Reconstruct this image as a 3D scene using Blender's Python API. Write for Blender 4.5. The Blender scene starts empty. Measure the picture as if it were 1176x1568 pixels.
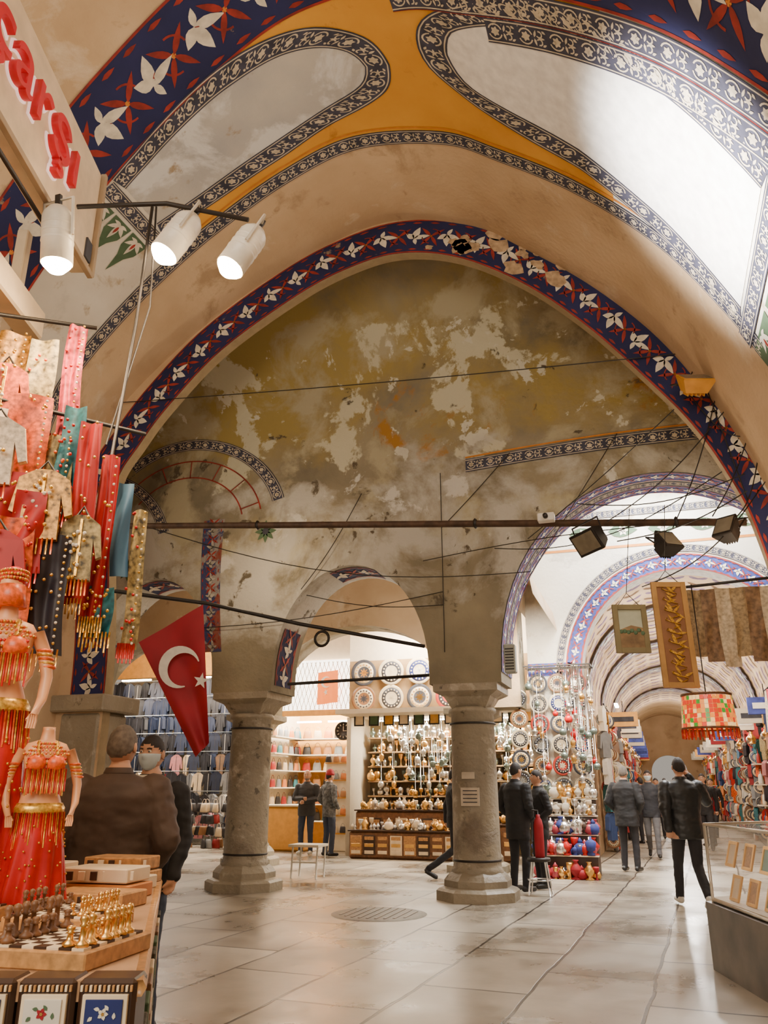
import bpy, math, random
import numpy as np
from mathutils import Vector, Matrix, noise
from mathutils.geometry import tessellate_polygon
R=random.Random(7)
# ============================================================ materials
MC={}
def M(name,col,rough=.6,metal=0,emit=0,ecol=None,var=.12,sc=9,bump=0,alpha=1,trans=0):
    if name in MC: return MC[name]
    m=bpy.data.materials.new(name);m.use_nodes=True;nt=m.node_tree;b=nt.nodes['Principled BSDF']
    tc=nt.nodes.new('ShaderNodeTexCoord');n=nt.nodes.new('ShaderNodeTexNoise');n.inputs['Scale'].default_value=sc;n.inputs['Detail'].default_value=5
    nt.links.new(tc.outputs['Object'],n.inputs['Vector'])
    r=nt.nodes.new('ShaderNodeValToRGB');r.color_ramp.elements[0].position=.3;r.color_ramp.elements[1].position=.7
    r.color_ramp.elements[0].color=[min(1,c*(1-var)) for c in col[:3]]+[1]
    r.color_ramp.elements[1].color=[min(1,c*(1+var)) for c in col[:3]]+[1]
    nt.links.new(n.outputs['Fac'],r.inputs['Fac']);nt.links.new(r.outputs['Color'],b.inputs['Base Color'])
    b.inputs['Roughness'].default_value=rough;b.inputs['Metallic'].default_value=metal
    if emit: 
        b.inputs['Emission Color'].default_value=list(ecol or col)[:3]+[1];b.inputs['Emission Strength'].default_value=emit
    if trans: b.inputs['Transmission Weight'].default_value=trans
    if alpha<1: b.inputs['Alpha'].default_value=alpha
    if bump:
        bp=nt.nodes.new('ShaderNodeBump');bp.inputs['Strength'].default_value=bump;bp.inputs['Distance'].default_value=.02
        nt.links.new(n.outputs['Fac'],bp.inputs['Height']);nt.links.new(bp.outputs['Normal'],b.inputs['Normal'])
    MC[name]=m;return m
def layered(name,base,layers,rough=.85,bump=.35):
    """plaster: base colour pair + list of (scale,lo,hi,colour,zlo,zhi,seed) hard-edged stain / peel layers limited to a height range"""
    m=bpy.data.materials.new(name);m.use_nodes=True;nt=m.node_tree;N=nt.nodes;L=nt.links;b=N['Principled BSDF']
    tc=N.new('ShaderNodeTexCoord');sx=N.new('ShaderNodeSeparateXYZ');L.new(tc.outputs['Object'],sx.inputs[0])
    n=N.new('ShaderNodeTexNoise');n.inputs['Scale'].default_value=.9;n.inputs['Detail'].default_value=8;L.new(tc.outputs['Object'],n.inputs['Vector'])
    r=N.new('ShaderNodeValToRGB');r.color_ramp.elements[0].position=.35;r.color_ramp.elements[1].position=.65
    r.color_ramp.elements[0].color=[*base[0],1];r.color_ramp.elements[1].color=[*base[1],1];L.new(n.outputs['Fac'],r.inputs['Fac'])
    col=r.outputs['Color'];hts=None
    for sc,lo,hi,c,z0,z1,seed in layers:
        mp=N.new('ShaderNodeMapping');mp.inputs['Location'].default_value=(seed*3.7,seed*1.3,seed*2.1);L.new(tc.outputs['Object'],mp.inputs[0])
        k=N.new('ShaderNodeTexNoise');k.inputs['Scale'].default_value=sc;k.inputs['Detail'].default_value=10;k.inputs['Roughness'].default_value=.64;k.inputs['Distortion'].default_value=.3;L.new(mp.outputs[0],k.inputs['Vector'])
        w1=N.new('ShaderNodeMapRange');w1.inputs['From Min'].default_value=z0-.5;w1.inputs['From Max'].default_value=z0+.4;L.new(sx.outputs['Z'],w1.inputs['Value'])
        w2=N.new('ShaderNodeMapRange');w2.inputs['From Min'].default_value=z1+.5;w2.inputs['From Max'].default_value=z1-.4;L.new(sx.outputs['Z'],w2.inputs['Value'])
        w=N.new('ShaderNodeMath');w.operation='MULTIPLY';L.new(w1.outputs[0],w.inputs[0]);L.new(w2.outputs[0],w.inputs[1])
        a=N.new('ShaderNodeMath');a.operation='MULTIPLY_ADD';L.new(w.outputs[0],a.inputs[0]);a.inputs[1].default_value=.25;L.new(k.outputs['Fac'],a.inputs[2])
        t=N.new('ShaderNodeMapRange');t.inputs['From Min'].default_value=lo+.25;t.inputs['From Max'].default_value=hi+.25;L.new(a.outputs[0],t.inputs['Value'])
        mx=N.new('ShaderNodeMix');mx.data_type='RGBA';L.new(t.outputs[0],mx.inputs['Factor']);L.new(col,mx.inputs[6]);mx.inputs[7].default_value=[*c,1]
        col=mx.outputs[2]
        hts=t.outputs[0]
    L.new(col,b.inputs['Base Color']);b.inputs['Roughness'].default_value=rough
    n2=N.new('ShaderNodeTexNoise');n2.inputs['Scale'].default_value=14;n2.inputs['Detail'].default_value=6;L.new(tc.outputs['Object'],n2.inputs['Vector'])
    ad=N.new('ShaderNodeMath');ad.operation='ADD';L.new(n2.outputs['Fac'],ad.inputs[0]);
    if hts: L.new(hts,ad.inputs[1])
    bp=N.new('ShaderNodeBump');bp.inputs['Strength'].default_value=bump;bp.inputs['Distance'].default_value=.02;L.new(ad.outputs[0],bp.inputs['Height']);L.new(bp.outputs['Normal'],b.inputs['Normal'])
    MC[name]=m;return m
cream=layered('cream_plaster',((.48,.325,.18),(.61,.435,.265)),[(1.2,.60,.70,(.66,.53,.37),2,12,1),(2.5,.62,.74,(.34,.22,.12),0,12,2),(.8,.58,.66,(.40,.27,.15),0,12,22)])
aged=layered('aged_plaster',((.155,.13,.085),(.28,.235,.15)),[
  (.5,.36,.54,(.32,.235,.07),6.6,12,3),
  (.9,.50,.60,(.38,.33,.21),4.6,9.2,21),
  (.6,.555,.575,(.52,.48,.34),6.0,9.0,4),
  (.55,.60,.64,(.34,.16,.025),6.0,8.0,5),
  (1.9,.61,.63,(.56,.53,.42),6.2,8.9,6),
  (.7,.44,.56,(.45,.42,.355),3.6,6.4,8),
  (1.4,.56,.60,(.56,.53,.46),4.6,6.4,18),
  (1.5,.62,.66,(.10,.08,.05),3.5,7.6,17),
  (2.1,.64,.67,(.10,.075,.045),3.5,8.5,7)],bump=.6)
whitepl=layered('white_plaster',((.60,.54,.44),(.74,.68,.57)),[(2.2,.58,.66,(.46,.36,.24),0,12,9),(.9,.55,.62,(.55,.50,.42),0,12,10)])
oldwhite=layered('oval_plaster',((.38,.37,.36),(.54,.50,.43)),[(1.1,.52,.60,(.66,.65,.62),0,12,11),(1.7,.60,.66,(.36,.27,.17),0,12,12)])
stone=layered('column_stone',((.195,.16,.11),(.32,.27,.19)),[(3,.56,.66,(.44,.38,.29),0,4,13),(6,.61,.67,(.10,.08,.055),0,4,14),(1.2,.52,.62,(.16,.12,.08),0,1.2,15)],rough=.5,bump=.8)
ochre=layered('ochre_paint',((.58,.25,.02),(.70,.335,.035)),[(2,.60,.7,(.44,.18,.02),0,12,15)],bump=.15)
navy=layered('navy_paint',((.010,.012,.055),(.018,.021,.09)),[(1.6,.66,.69,(.30,.20,.12),7.2,12,41)],bump=.15)
fnavy=layered('faded_navy_paint',((.025,.03,.09),(.045,.05,.13)),[(3,.50,.56,(.26,.23,.20),0,12,31),(2,.56,.6,(.2,.06,.04),0,12,32)])
red=M('red_paint',(.25,.02,.012),.7,var=.4,sc=6)
white=M('white_paint',(.66,.59,.47),.7,var=.2)
ground=M('border_ground',(.045,.045,.07),.8,var=.35,sc=6)
lace=M('border_lace',(.55,.46,.33),.8,var=.2,sc=6)
dk=M('border_ink',(.04,.04,.05),.8,var=.3)
green=M('green_paint',(.07,.12,.06),.8)
orange=M('orange_paint',(.55,.19,.02),.7)
gold=M('gold_metal',(.85,.50,.15),.3,1)
silver=M('silver_metal',(.72,.70,.67),.28,1)
iron=M('dark_iron',(.03,.025,.022),.5,.5)
wood=M('brown_wood',(.17,.07,.025),.5,var=.35,sc=20)
beamm=M('rusty_beam',(.075,.04,.022),.6,.2,var=.4)
blackm=M('black_cloth',(.012,.012,.014),.8)
# floor: worn marble slabs laid in courses
fl=bpy.data.materials.new('marble_floor');fl.use_nodes=True;nt=fl.node_tree;N=nt.nodes;L=nt.links;b=N['Principled BSDF']
tc=N.new('ShaderNodeTexCoord');mp=N.new('ShaderNodeMapping');mp.inputs['Rotation'].default_value=(0,0,1.57+.06);L.new(tc.outputs['Object'],mp.inputs[0])
wn=N.new('ShaderNodeTexNoise');wn.inputs['Scale'].default_value=1.1;wn.inputs['Detail'].default_value=3;L.new(mp.outputs[0],wn.inputs['Vector'])
wm=N.new('ShaderNodeMix');wm.data_type='RGBA';wm.blend_type='LINEAR_LIGHT';wm.inputs['Factor'].default_value=.05;L.new(mp.outputs[0],wm.inputs[6]);L.new(wn.outputs['Color'],wm.inputs[7])
br=N.new('ShaderNodeTexBrick');br.inputs['Scale'].default_value=.5;br.inputs['Mortar Size'].default_value=.008;br.inputs['Mortar Smooth'].default_value=.3;br.inputs['Brick Width'].default_value=.8;br.inputs['Row Height'].default_value=.42;br.inputs['Bias'].default_value=-.1
br.inputs['Color1'].default_value=(.42,.375,.305,1);br.inputs['Color2'].default_value=(.225,.195,.155,1);br.inputs['Mortar'].default_value=(.04,.032,.026,1);L.new(wm.outputs[2],br.inputs['Vector'])
nz=N.new('ShaderNodeTexNoise');nz.inputs['Scale'].default_value=.7;nz.inputs['Detail'].default_value=9;nz.inputs['Roughness'].default_value=.62;L.new(mp.outputs[0],nz.inputs['Vector'])
cr=N.new('ShaderNodeValToRGB');cr.color_ramp.elements[0].position=.38;cr.color_ramp.elements[1].position=.60;cr.color_ramp.elements[0].color=(.50,.46,.41,1);cr.color_ramp.elements[1].color=(1.12,1.1,1.05,1);L.new(nz.outputs['Fac'],cr.inputs[0])
mx=N.new('ShaderNodeMix');mx.data_type='RGBA';mx.blend_type='MULTIPLY';mx.inputs['Factor'].default_value=1;L.new(br.outputs['Color'],mx.inputs[6]);L.new(cr.outputs[0],mx.inputs[7]);L.new(mx.outputs[2],b.inputs['Base Color'])
rr=N.new('ShaderNodeMapRange');rr.inputs['From Min'].default_value=.3;rr.inputs['From Max'].default_value=.7;rr.inputs['To Min'].default_value=.16;rr.inputs['To Max'].default_value=.48;L.new(nz.outputs['Fac'],rr.inputs['Value']);L.new(rr.outputs[0],b.inputs['Roughness'])
ng=N.new('ShaderNodeTexNoise');ng.inputs['Scale'].default_value=3;L.new(mp.outputs[0],ng.inputs['Vector'])
ad=N.new('ShaderNodeMath');ad.operation='SUBTRACT';L.new(ng.outputs['Fac'],ad.inputs[0]);L.new(br.outputs['Fac'],ad.inputs[1])
bp=N.new('ShaderNodeBump');bp.inputs['Strength'].default_value=.35;bp.inputs['Distance'].default_value=.014;L.new(ad.outputs[0],bp.inputs['Height']);L.new(bp.outputs[0],b.inputs['Normal'])
# ============================================================ mesh builder
class G:
    def __init__(s,name): s.name=name;s.v=[];s.f=[];s.m=[];s.s=[];s.mats=[]
    def mi(s,m):
        if m not in s.mats: s.mats.append(m)
        return s.mats.index(m)
    def add(s,vs,fs,mat,sm=False,T=None):
        o=len(s.v);k=s.mi(mat)
        if T is not None: vs=[T@Vector(v) for v in vs]
        s.v+= [tuple(v) for v in vs]
        for f in fs: s.f.append([i+o for i in f]);s.m.append(k);s.s.append(sm)
    def box(s,c,d,mat,rz=0,T=None):
        x,y,z=[a/2 for a in d];e=min(x,y,z)*.18
        vs=[]
        for sx in(-1,1):
            for sy in(-1,1):
                for sz in(-1,1):
                    vs+=[(sx*x,sy*(y-e),sz*(z-e)),(sx*(x-e),sy*y,sz*(z-e)),(sx*(x-e),sy*(y-e),sz*z)]
        I=lambda a,b_,c_,k:((a*4+b_*2+c_)*3+k)
        fs=[]
        for a in(0,1):
            q=[I(a,0,0,0),I(a,1,0,0),I(a,1,1,0),I(a,0,1,0)];fs.append(q if a else q[::-1])
            q=[I(0,a,0,1),I(1,a,0,1),I(1,a,1,1),I(0,a,1,1)];fs.append(q[::-1] if a else q)
            q=[I(0,0,a,2),I(1,0,a,2),I(1,1,a,2),I(0,1,a,2)];fs.append(q if a else q[::-1])
        for a in(0,1):
            for c_ in(0,1):
                fs.append([I(a,c_,0,0),I(a,c_,1,0),I(a,c_,1,1),I(a,c_,0,1)])
                fs.append([I(a,0,c_,0),I(a,1,c_,0),I(a,1,c_,2),I(a,0,c_,2)])
                fs.append([I(0,a,c_,1),I(1,a,c_,1),I(1,a,c_,2),I(0,a,c_,2)])
                for e_ in(0,1): fs.append([I(a,c_,e_,0),I(a,c_,e_,1),I(a,c_,e_,2)])
        Q=Matrix.Translation(c)@Matrix.Rotation(rz,4,'Z')
        if T is not None: Q=T@Q
        s.add(vs,fs,mat,False,Q)
    def lathe(s,pr,c,mat,seg=16,T=None,sm=True,rot=0):
        vs=[];fs=[];n=len(pr)
        for i in range(seg):
            a=2*math.pi*i/seg+rot
            for r,z in pr: vs.append((r*math.cos(a),r*math.sin(a),z))
        for i in range(seg):
            j=(i+1)%seg
            for k in range(n-1): fs.append([i*n+k,j*n+k,j*n+k+1,i*n+k+1])
        Q=Matrix.Translation(c)
        if T is not None: Q=Q@T
        s.add(vs,fs,mat,sm,Q)
    def tube(s,pts,r,mat,seg=6,sm=True):
        pts=[Vector(p) for p in pts];vs=[];fs=[];rs=r if isinstance(r,(list,tuple)) else [r]*len(pts)
        for i,p in enumerate(pts):
            d=(pts[min(i+1,len(pts)-1)]-pts[max(i-1,0)]).normalized()
            up=Vector((0,0,1)) if abs(d.z)<.9 else Vector((1,0,0))
            a=d.cross(up).normalized();b_=d.cross(a)
            for k in range(seg):
                t=2*math.pi*k/seg;vs.append(p+(a*math.cos(t)+b_*math.sin(t))*rs[i])
        for i in range(len(pts)-1):
            for k in range(seg):
                j=(k+1)%seg;fs.append([i*seg+k,i*seg+j,(i+1)*seg+j,(i+1)*seg+k])
        fs.append(list(range(seg)));fs.append([len(vs)-1-k for k in range(seg)])
        s.add(vs,fs,mat,sm)
    def sph(s,c,r,mat,seg=10,T=None):
        if not isinstance(r,(list,tuple)): r=(r,r,r)
        n=seg//2+1
        s.lathe([(max(1e-4,math.sin(math.pi*i/n)),-math.cos(math.pi*i/n)) for i in range(n+1)],c,mat,seg,(T or Matrix.Identity(4))@Matrix.Diagonal((*r,1)))
    def poly(s,pts,mat): s.add(pts,[list(range(len(pts)))],mat)
    def prism(s,pts2,mp,mat,matside=None):
        n=len(pts2);tri=tessellate_polygon([[Vector((a,b_,0)) for a,b_ in pts2]])
        vs=[mp(a,b_,0) for a,b_ in pts2]+[mp(a,b_,1) for a,b_ in pts2]
        s.add(vs,[list(t) for t in tri]+[[i+n for i in t[::-1]] for t in tri],mat)
        s.add(vs,[[i,(i+1)%n,(i+1)%n+n,i+n] for i in range(n)],matside or mat)
    def build(s):
        me=bpy.data.meshes.new(s.name);me.from_pydata(s.v,[],s.f);me.update()
        for m in s.mats: me.materials.append(m)
        me.polygons.foreach_set('material_index',s.m);me.polygons.foreach_set('use_smooth',s.s)
        o=bpy.data.objects.new(s.name,me);bpy.context.collection.objects.link(o)
        return o
def leaf(cx,cy,l,w,a,n=5):
    ca,sa=math.cos(a),math.sin(a);P=[]
    for i in range(n+1): t=i/n;P.append((t*l,w*math.sin(math.pi*t**.8)))
    for i in range(n-1,0,-1): t=i/n;P.append((t*l,-w*math.sin(math.pi*t**.8)))
    return [(cx+x*ca-y*sa,cy+x*sa+y*ca) for x,y in P]
def ngon(cx,cy,r,n=8): return [(cx+r*math.cos(2*math.pi*i/n),cy+r*math.sin(2*math.pi*i/n)) for i in range(n)]
def arc(cx,cy,r0,r1,a0,a1,n=7):
    return [(cx+r1*math.cos(a0+(a1-a0)*k/n),cy+r1*math.sin(a0+(a1-a0)*k/n)) for k in range(n+1)]+[(cx+r0*math.cos(a1+(a0-a1)*k/n),cy+r0*math.sin(a1+(a0-a1)*k/n)) for k in range(n+1)]
def motif_blue(W):
    w=W;ms=[]
    for off,sg in((.0,1),(.78*w,-1)):
        y=(.5-.08*sg)*w
        ms+=[(white,leaf(off+.18*w,y,.36*w,.085*w,sg*1.25)),(white,leaf(off+.18*w,y,.42*w,.065*w,sg*.25)),(white,leaf(off+.20*w,y,.26*w,.075*w,sg*2.5)),(white,leaf(off+.2*w,y,.20*w,.05*w,-sg*1.2)),(red,leaf(off+.2*w,y,.15*w,.02*w,sg*.8,3))]
        for a in(.7,2.4,-.9,-2.2): ms.append((red,leaf(off+.60*w,.5*w,.36*w,.042*w,a)))
        ms.append((orange,ngon(off+.60*w,.5*w,.035*w,6)))
        ms.append((red,arc(off+.60*w,.5*w,.20*w,.225*w,.2,1.6)));ms.append((red,arc(off+.60*w,.5*w,.20*w,.225*w,3.3,4.7)))
    for y in(.10,.90):
        for x in(.1,.5,.9,1.3): ms.append((red,leaf(x*w,y*w,.22*w,.03*w,0,3)))
    return 1.56*w,ms
def motif_border(W):
    w=W;ms=[];m=lace
    for i in range(6): ms.append((m,leaf(.42*w,.5*w,.21*w,.075*w,i*math.pi/3+.3,3)))
    for sg in(1,-1):
        ms.append((m,arc(.42*w,.5*w,.27*w,.33*w,sg*.35,sg*2.75)))
        ms.append((m,arc(1.02*w,(.5+sg*.15)*w,.09*w,.15*w,-sg*2.6,sg*1.9,6)))
        ms.append((m,leaf(.80*w,(.5+sg*.02)*w,.30*w,.055*w,sg*1.3,3)))
        ms.append((m,leaf(1.14*w,(.5+sg*.30)*w,.20*w,.05*w,-sg*.5,3)))
    ms.append((m,leaf(1.0*w,.5*w,.26*w,.05*w,0,3)))
    return 1.36*w,ms
def band(g,mp,u0,u1,W,ground_,motif,edges=None,eps=.006,du=.08):
    n=max(1,int((u1-u0)/du))
    def strip(v0,v1,mat,h,k=2):
        vs=[];fs=[]
        for i in range(n+1):
            u=u0+(u1-u0)*i/n
            for j in range(k+1): vs.append(mp(u,v0+(v1-v0)*j/k,h))
        for i in range(n):
            for j in range(k): fs.append([i*(k+1)+j,(i+1)*(k+1)+j,(i+1)*(k+1)+j+1,i*(k+1)+j+1])
        g.add(vs,fs,mat)
    if ground_: strip(0,W,ground_,eps,3)
    if edges:
        for a,b_,m in edges: strip(a*W,b_*W,m,eps*2,1)
    if motif:
        ln,ms=motif(W);k=max(1,round((u1-u0)/ln));sc=(u1-u0)/(k*ln)
        for i in range(k):
            for m,P in ms: g.poly([mp(u0+(i*ln+x)*sc,y,eps*2.2) for x,y in P],m)
LE=[(0,.05,ground),(.06,.11,lace),(.89,.94,lace),(.95,1,ground)]
# ============================================================ curves
def smooth(P,n=14):
    out=[];P=[P[0]]+P+[P[-1]]
    for i in range(1,len(P)-2):
        a,b_,c,d=[np.array(P[j]) for j in(i-1,i,i+1,i+2)]
        for k in range(n):
            t=k/n;out.append(tuple(.5*((2*b_)+(-a+c)*t+(2*a-5*b_+4*c-d)*t*t+(-a+3*b_-3*c+d)*t**3)))
    out.append(tuple(P[-2]));return out
class Curve:
    def __init__(s,P):
        s.P=np.array(P);s.S=np.concatenate([[0],np.cumsum(np.hypot(*np.diff(s.P,axis=0).T))]);s.L=s.S[-1]
    def at(s,u):
        return (float(np.interp(u,s.S,s.P[:,0])),float(np.interp(u,s.S,s.P[:,1])))
    def nor(s,u):
        a=s.at(max(0,u-.1));b_=s.at(min(s.L,u+.1));d=np.array(b_)-np.array(a);d/=np.hypot(*d)+1e-9
        return (d[1],-d[0])
outer=[(-5.15,0),(-5.15,2.9),(-5.15,5.6),(-4.94,6.5),(-4.54,7.05),(-3.86,7.66),(-3.18,8.15),(-2.44,8.58),(-1.41,9.02),(-.4,9.2),(.75,8.84),(1.45,8.3),(2.24,7.57),(2.95,6.7),(3.44,5.82),(3.8,4.95),(4.1,3.8),(4.25,2.9),(4.3,0)]
inner=[(-4.42,0),(-4.42,2.9),(-4.58,4.5),(-4.62,5.6),(-4.28,6.21),(-3.84,6.78),(-3.04,7.55),(-1.9,8.22),(-1.09,8.53),(-.3,8.62),(.55,8.36),(1.42,7.75),(2.19,6.94),(2.88,6.0),(3.25,5.43),(3.53,4.82),(3.75,4.1),(3.88,2.9),(3.9,0)]
OC=Curve(smooth(outer));IC=Curve(smooth(inner))
i0=int(np.argmin(np.hypot(OC.P[:,0]+.2,OC.P[:,1]-9.17)));S0=OC.S[i0]
def BV(s,q,h=0):
    u=s+S0;p,z=OC.at(u);n=OC.nor(u);return (p+n[0]*h,q,z+n[1]*h)
# ============================================================ floor
g=G('floor');g.add([(-30,-16,0),(20,-16,0),(20,60,0),(-30,60,0)],[[0,1,2,3]],fl);g.build()
g=G('manhole_cover');g.lathe([(0,.012),(.50,.012),(.55,.008),(.58,.002)],(-.9,-1.5,0),M('manhole_iron',(.07,.06,.05),.5,.3,sc=30,var=.5),32)
for i in range(-4,5): g.box((-.9+i*.1,-1.5,.014),(.03,.9*math.sqrt(max(0,1-(i/5)**2)),.006),M('manhole_rib',(.12,.10,.08),.5,.3))
g.build()
fe=lambda s:-4.08-.09*s
nb=lambda s:-5.85-.22*(s+.6)
g=G('ceiling_near_vault')
ss=np.linspace(0,OC.L,150);qs=np.linspace(-2.5,-11.2,30)
vs=[];fs=[]
for u in ss:
    p,z=OC.at(u)
    for q in qs: vs.append((p,float(q),z))
n=len(qs)
for i in range(len(ss)-1):
    for j in range(n-1): fs.append([i*n+j,(i+1)*n+j,(i+1)*n+j+1,i*n+j+1])
g.add(vs,fs,cream,True)
vs2=[]
for u in ss:
    p,z=OC.at(u);nn=OC.nor(u)
    for q in (-2.5,-11.2): vs2.append((p-nn[0]*.5,q,z-nn[1]*.5))
g.add(vs2,[[i*2,i*2+1,i*2+3,i*2+2] for i in range(len(ss)-1)],cream)
g.build()
g=G('trim_vault_painting')
def field(g,s0,s1,f0,f1,mat,h=.004,n=60,k=6):
    vs=[];fs=[]
    for i in range(n+1):
        s=s0+(s1-s0)*i/n
        for j in range(k+1): vs.append(BV(s,f0(s)+(f1(s)-f0(s))*j/k,h))
    for i in range(n):
        for j in range(k): fs.append([i*(k+1)+j,(i+1)*(k+1)+j,(i+1)*(k+1)+j+1,i*(k+1)+j+1])
    g.add(vs,fs,mat,True)
field(g,-2.9,3.6,fe,nb,ochre,.005,90,8)
field(g,-6.5,-2.9,fe,nb,whitepl,.005,30,4)
field(g,3.6,9,fe,nb,whitepl,.005,40,4)
def oval(cen,outl,innl,ground_,fillm):
    def loop(st):
        cs=Curve(smooth([(a,b_) for a,b_ in st],8))
        m=36
        up=[cs.at(cs.L*i/m) for i in range(m+1)]
        C_=lambda s:float(np.interp(s,[a for a,_ in cen],[b_ for _,b_ in cen]))
        A=[(s,C_(s)+max(0,w)) for s,w in up][::-1];B_=[(s,C_(s)-max(0,w)) for s,w in up][1:]
        return A+B_
    o=loop(outl);i_=loop(innl);n=len(o)
    vs=[];fs=[];k=6;m=n//2
    for a in range(m+1):
        p1=i_[a];p2=i_[n-1-a]
        for j in range(k+1): vs.append(BV(p1[0]+(p2[0]-p1[0])*j/k,p1[1]+(p2[1]-p1[1])*j/k,.012))
    for a in range(m):
        for j in range(k): fs.append([a*(k+1)+j,(a+1)*(k+1)+j,(a+1)*(k+1)+j+1,a*(k+1)+j+1])
    g.add(vs,fs,fillm,True)
    oc=Curve(o);ic=Curve(i_);Wm=.27
    def mp(u,v,h):
        t=u/oc.L;a=oc.at(t*oc.L);b_=ic.at(t*ic.L);k_=v/Wm
        return BV(b_[0]+(a[0]-b_[0])*k_,b_[1]+(a[1]-b_[1])*k_,.008+h)
    band(g,mp,0,oc.L,Wm,ground_,motif_border,LE,.004,.06)
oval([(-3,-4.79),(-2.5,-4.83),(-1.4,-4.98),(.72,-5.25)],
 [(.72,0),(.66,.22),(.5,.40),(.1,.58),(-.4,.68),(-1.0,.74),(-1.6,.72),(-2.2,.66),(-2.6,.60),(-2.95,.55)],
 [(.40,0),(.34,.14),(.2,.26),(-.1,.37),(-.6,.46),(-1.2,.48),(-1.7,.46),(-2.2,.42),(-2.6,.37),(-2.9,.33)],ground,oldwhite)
ow=M('lit_oval_plaster',(.80,.76,.70),.8)  # brightness of the right oval put partly into this paler plaster colour
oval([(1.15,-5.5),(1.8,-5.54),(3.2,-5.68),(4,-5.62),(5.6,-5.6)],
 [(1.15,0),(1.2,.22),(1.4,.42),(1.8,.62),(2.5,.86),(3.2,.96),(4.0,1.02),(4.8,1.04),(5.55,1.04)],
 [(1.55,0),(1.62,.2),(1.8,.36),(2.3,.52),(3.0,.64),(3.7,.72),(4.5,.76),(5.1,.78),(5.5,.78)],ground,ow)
band(g,lambda u,v,h:BV(u,fe(u)+.10-v,h+.006),-6.4,5.9,.22,ground,motif_border,LE,.004,.1)
band(g,lambda u,v,h:BV(u,fe(u)-.15-v,h+.006),-2.6,4.4,.03,orange,None,None,.004,.1)
band(g,lambda u,v,h:BV(u,nb(u)-v,h+.006),-6.4,8.0,.95,navy,motif_blue,[(0,.03,red),(.97,1,red)],.004,.1)
band(g,lambda u,v,h:BV(u,nb(u)+.56-v,h+.012),2.2,7.5,.27,ground,motif_border,LE,.004,.1)
band(g,lambda u,v,h:BV(u,nb(u)+.28-v,h+.012),1.0,7.5,.27,ground,motif_border,LE+[(-.02,.02,red)],.004,.1)
for s_,sg,q0,q1 in((-2.95,-1,-4.25,-5.3),(5.55,1,-4.45,-6.7)):
    band(g,lambda u,v,h:BV(s_+sg*v,q0-u,h+.014),0,q0-q1,.2,ground,motif_border,LE,.004,.1)
    W_=q0-q1
    for k in range(3):
        c=q0-(k+.5)*W_/3
        g.poly([BV(s_+sg*(.25+y),c+x,.012) for x,y in [(-.3*W_/2,0),(.3*W_/2,0),(.26*W_/2,.22),(.12*W_/2,.34),(0,.60),(-.12*W_/2,.34),(-.26*W_/2,.22)]],green)
        for P in(leaf(c,.3,.24,.035,1.57),leaf(c,.3,.18,.03,.7),leaf(c,.3,.18,.03,2.4),leaf(c,.3,.12,.02,0),leaf(c,.3,.12,.02,3.14)):
            g.poly([BV(s_+sg*y,x,.018) for x,y in P],white)
        g.poly([BV(s_+sg*y,x,.021) for x,y in leaf(c,.33,.12,.02,1.57)],red)
g.build()
# ============================================================ big arch ring wall (with its left pier)
g=G('wall_great_arch')
pts=[tuple(p) for p in IC.P]
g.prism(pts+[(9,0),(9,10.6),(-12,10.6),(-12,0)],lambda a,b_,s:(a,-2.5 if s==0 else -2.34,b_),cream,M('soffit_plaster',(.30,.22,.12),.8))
g.box((-4.75,-2.22,1.2),(.66,.62,2.4),stone);g.box((-4.75,-2.22,2.5),(.86,.82,.22),stone);g.box((-4.75,-2.22,.12),(.9,.86,.24),stone)
g.build()
g=G('trim_great_arch_painting')
def mpring(u,v,h):
    a=IC.at(u);n=IC.nor(u)
    return (a[0]-n[0]*v,-2.5-h,a[1]-n[1]*v)
band(g,mpring,2.6,IC.L-2.6,.54,navy,motif_blue,[(0,.04,red),(.96,1,red)],.006,.08)
# worn patch where the painted band has flaked off right of the crown
um=IC.S[int(np.argmin(np.hypot(IC.P[:,0]-.9,IC.P[:,1]-8.15)))]
fl_=M('flaked_plaster',(.42,.29,.17),.9,var=.35,sc=14,bump=.4)
rq=random.Random(3)
for k in range(16):
    cu_=um+rq.uniform(-.9,1.0);cv=rq.uniform(.06,.48);r0=rq.uniform(.03,.10)
    g.poly([mpring(cu_+r0*1.5*(1+.3*rq.uniform(-1,1))*math.cos(t),min(.53,max(.01,cv+r0*(1+.4*rq.uniform(-1,1))*math.sin(t))),.017) for t in [i*math.pi/6 for i in range(12)]],fl_)
g.build()
# ============================================================ back arcade wall
def earch(x0,x1,zs,za,n=28):
    c=(x0+x1)/2;h=(x1-x0)/2;return [(c+h*math.cos(math.pi*i/n),zs+(za-zs)*(math.sin(math.pi*i/n)**.92)) for i in range(n+1)]
A_R=earch(.5,5.1,3.0,5.75);A_C=earch(-3.08,-.55,2.95,4.75);A_L=earch(-6.6,-4.12,2.95,4.8);A_F=earch(-10.2,-7.6,2.95,4.8)
PL=[(-12,0),(-12,6.25),(9,6.25),(9,0),(5.1,0)]+A_R+[(.5,2.85),(-.55,2.85)]+A_C+[(-3.08,2.85),(-4.12,2.85)]+A_L+[(-6.6,2.85),(-7.6,2.85)]+A_F+[(-10.2,0)]
g=G('wall_arcade');g.prism(PL,lambda a,b_,s:(a,-.25 if s==0 else .65,b_),aged,aged)
vs=[];fs=[];n1=60;n2=24
for i in range(n1+1):
    p=-12+21*i/n1
    for j in range(n2+1):
        t=j/n2*math.pi/2
        vs.append((p,-.25-2.0*(1-math.cos(t)),6.25+3.4*math.sin(t)))
for i in range(n1):
    for j in range(n2): fs.append([i*(n2+1)+j,i*(n2+1)+j+1,(i+1)*(n2+1)+j+1,(i+1)*(n2+1)+j])
g.add(vs,fs,aged,True);g.build()
g=G('trim_arcade_painting')
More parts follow.
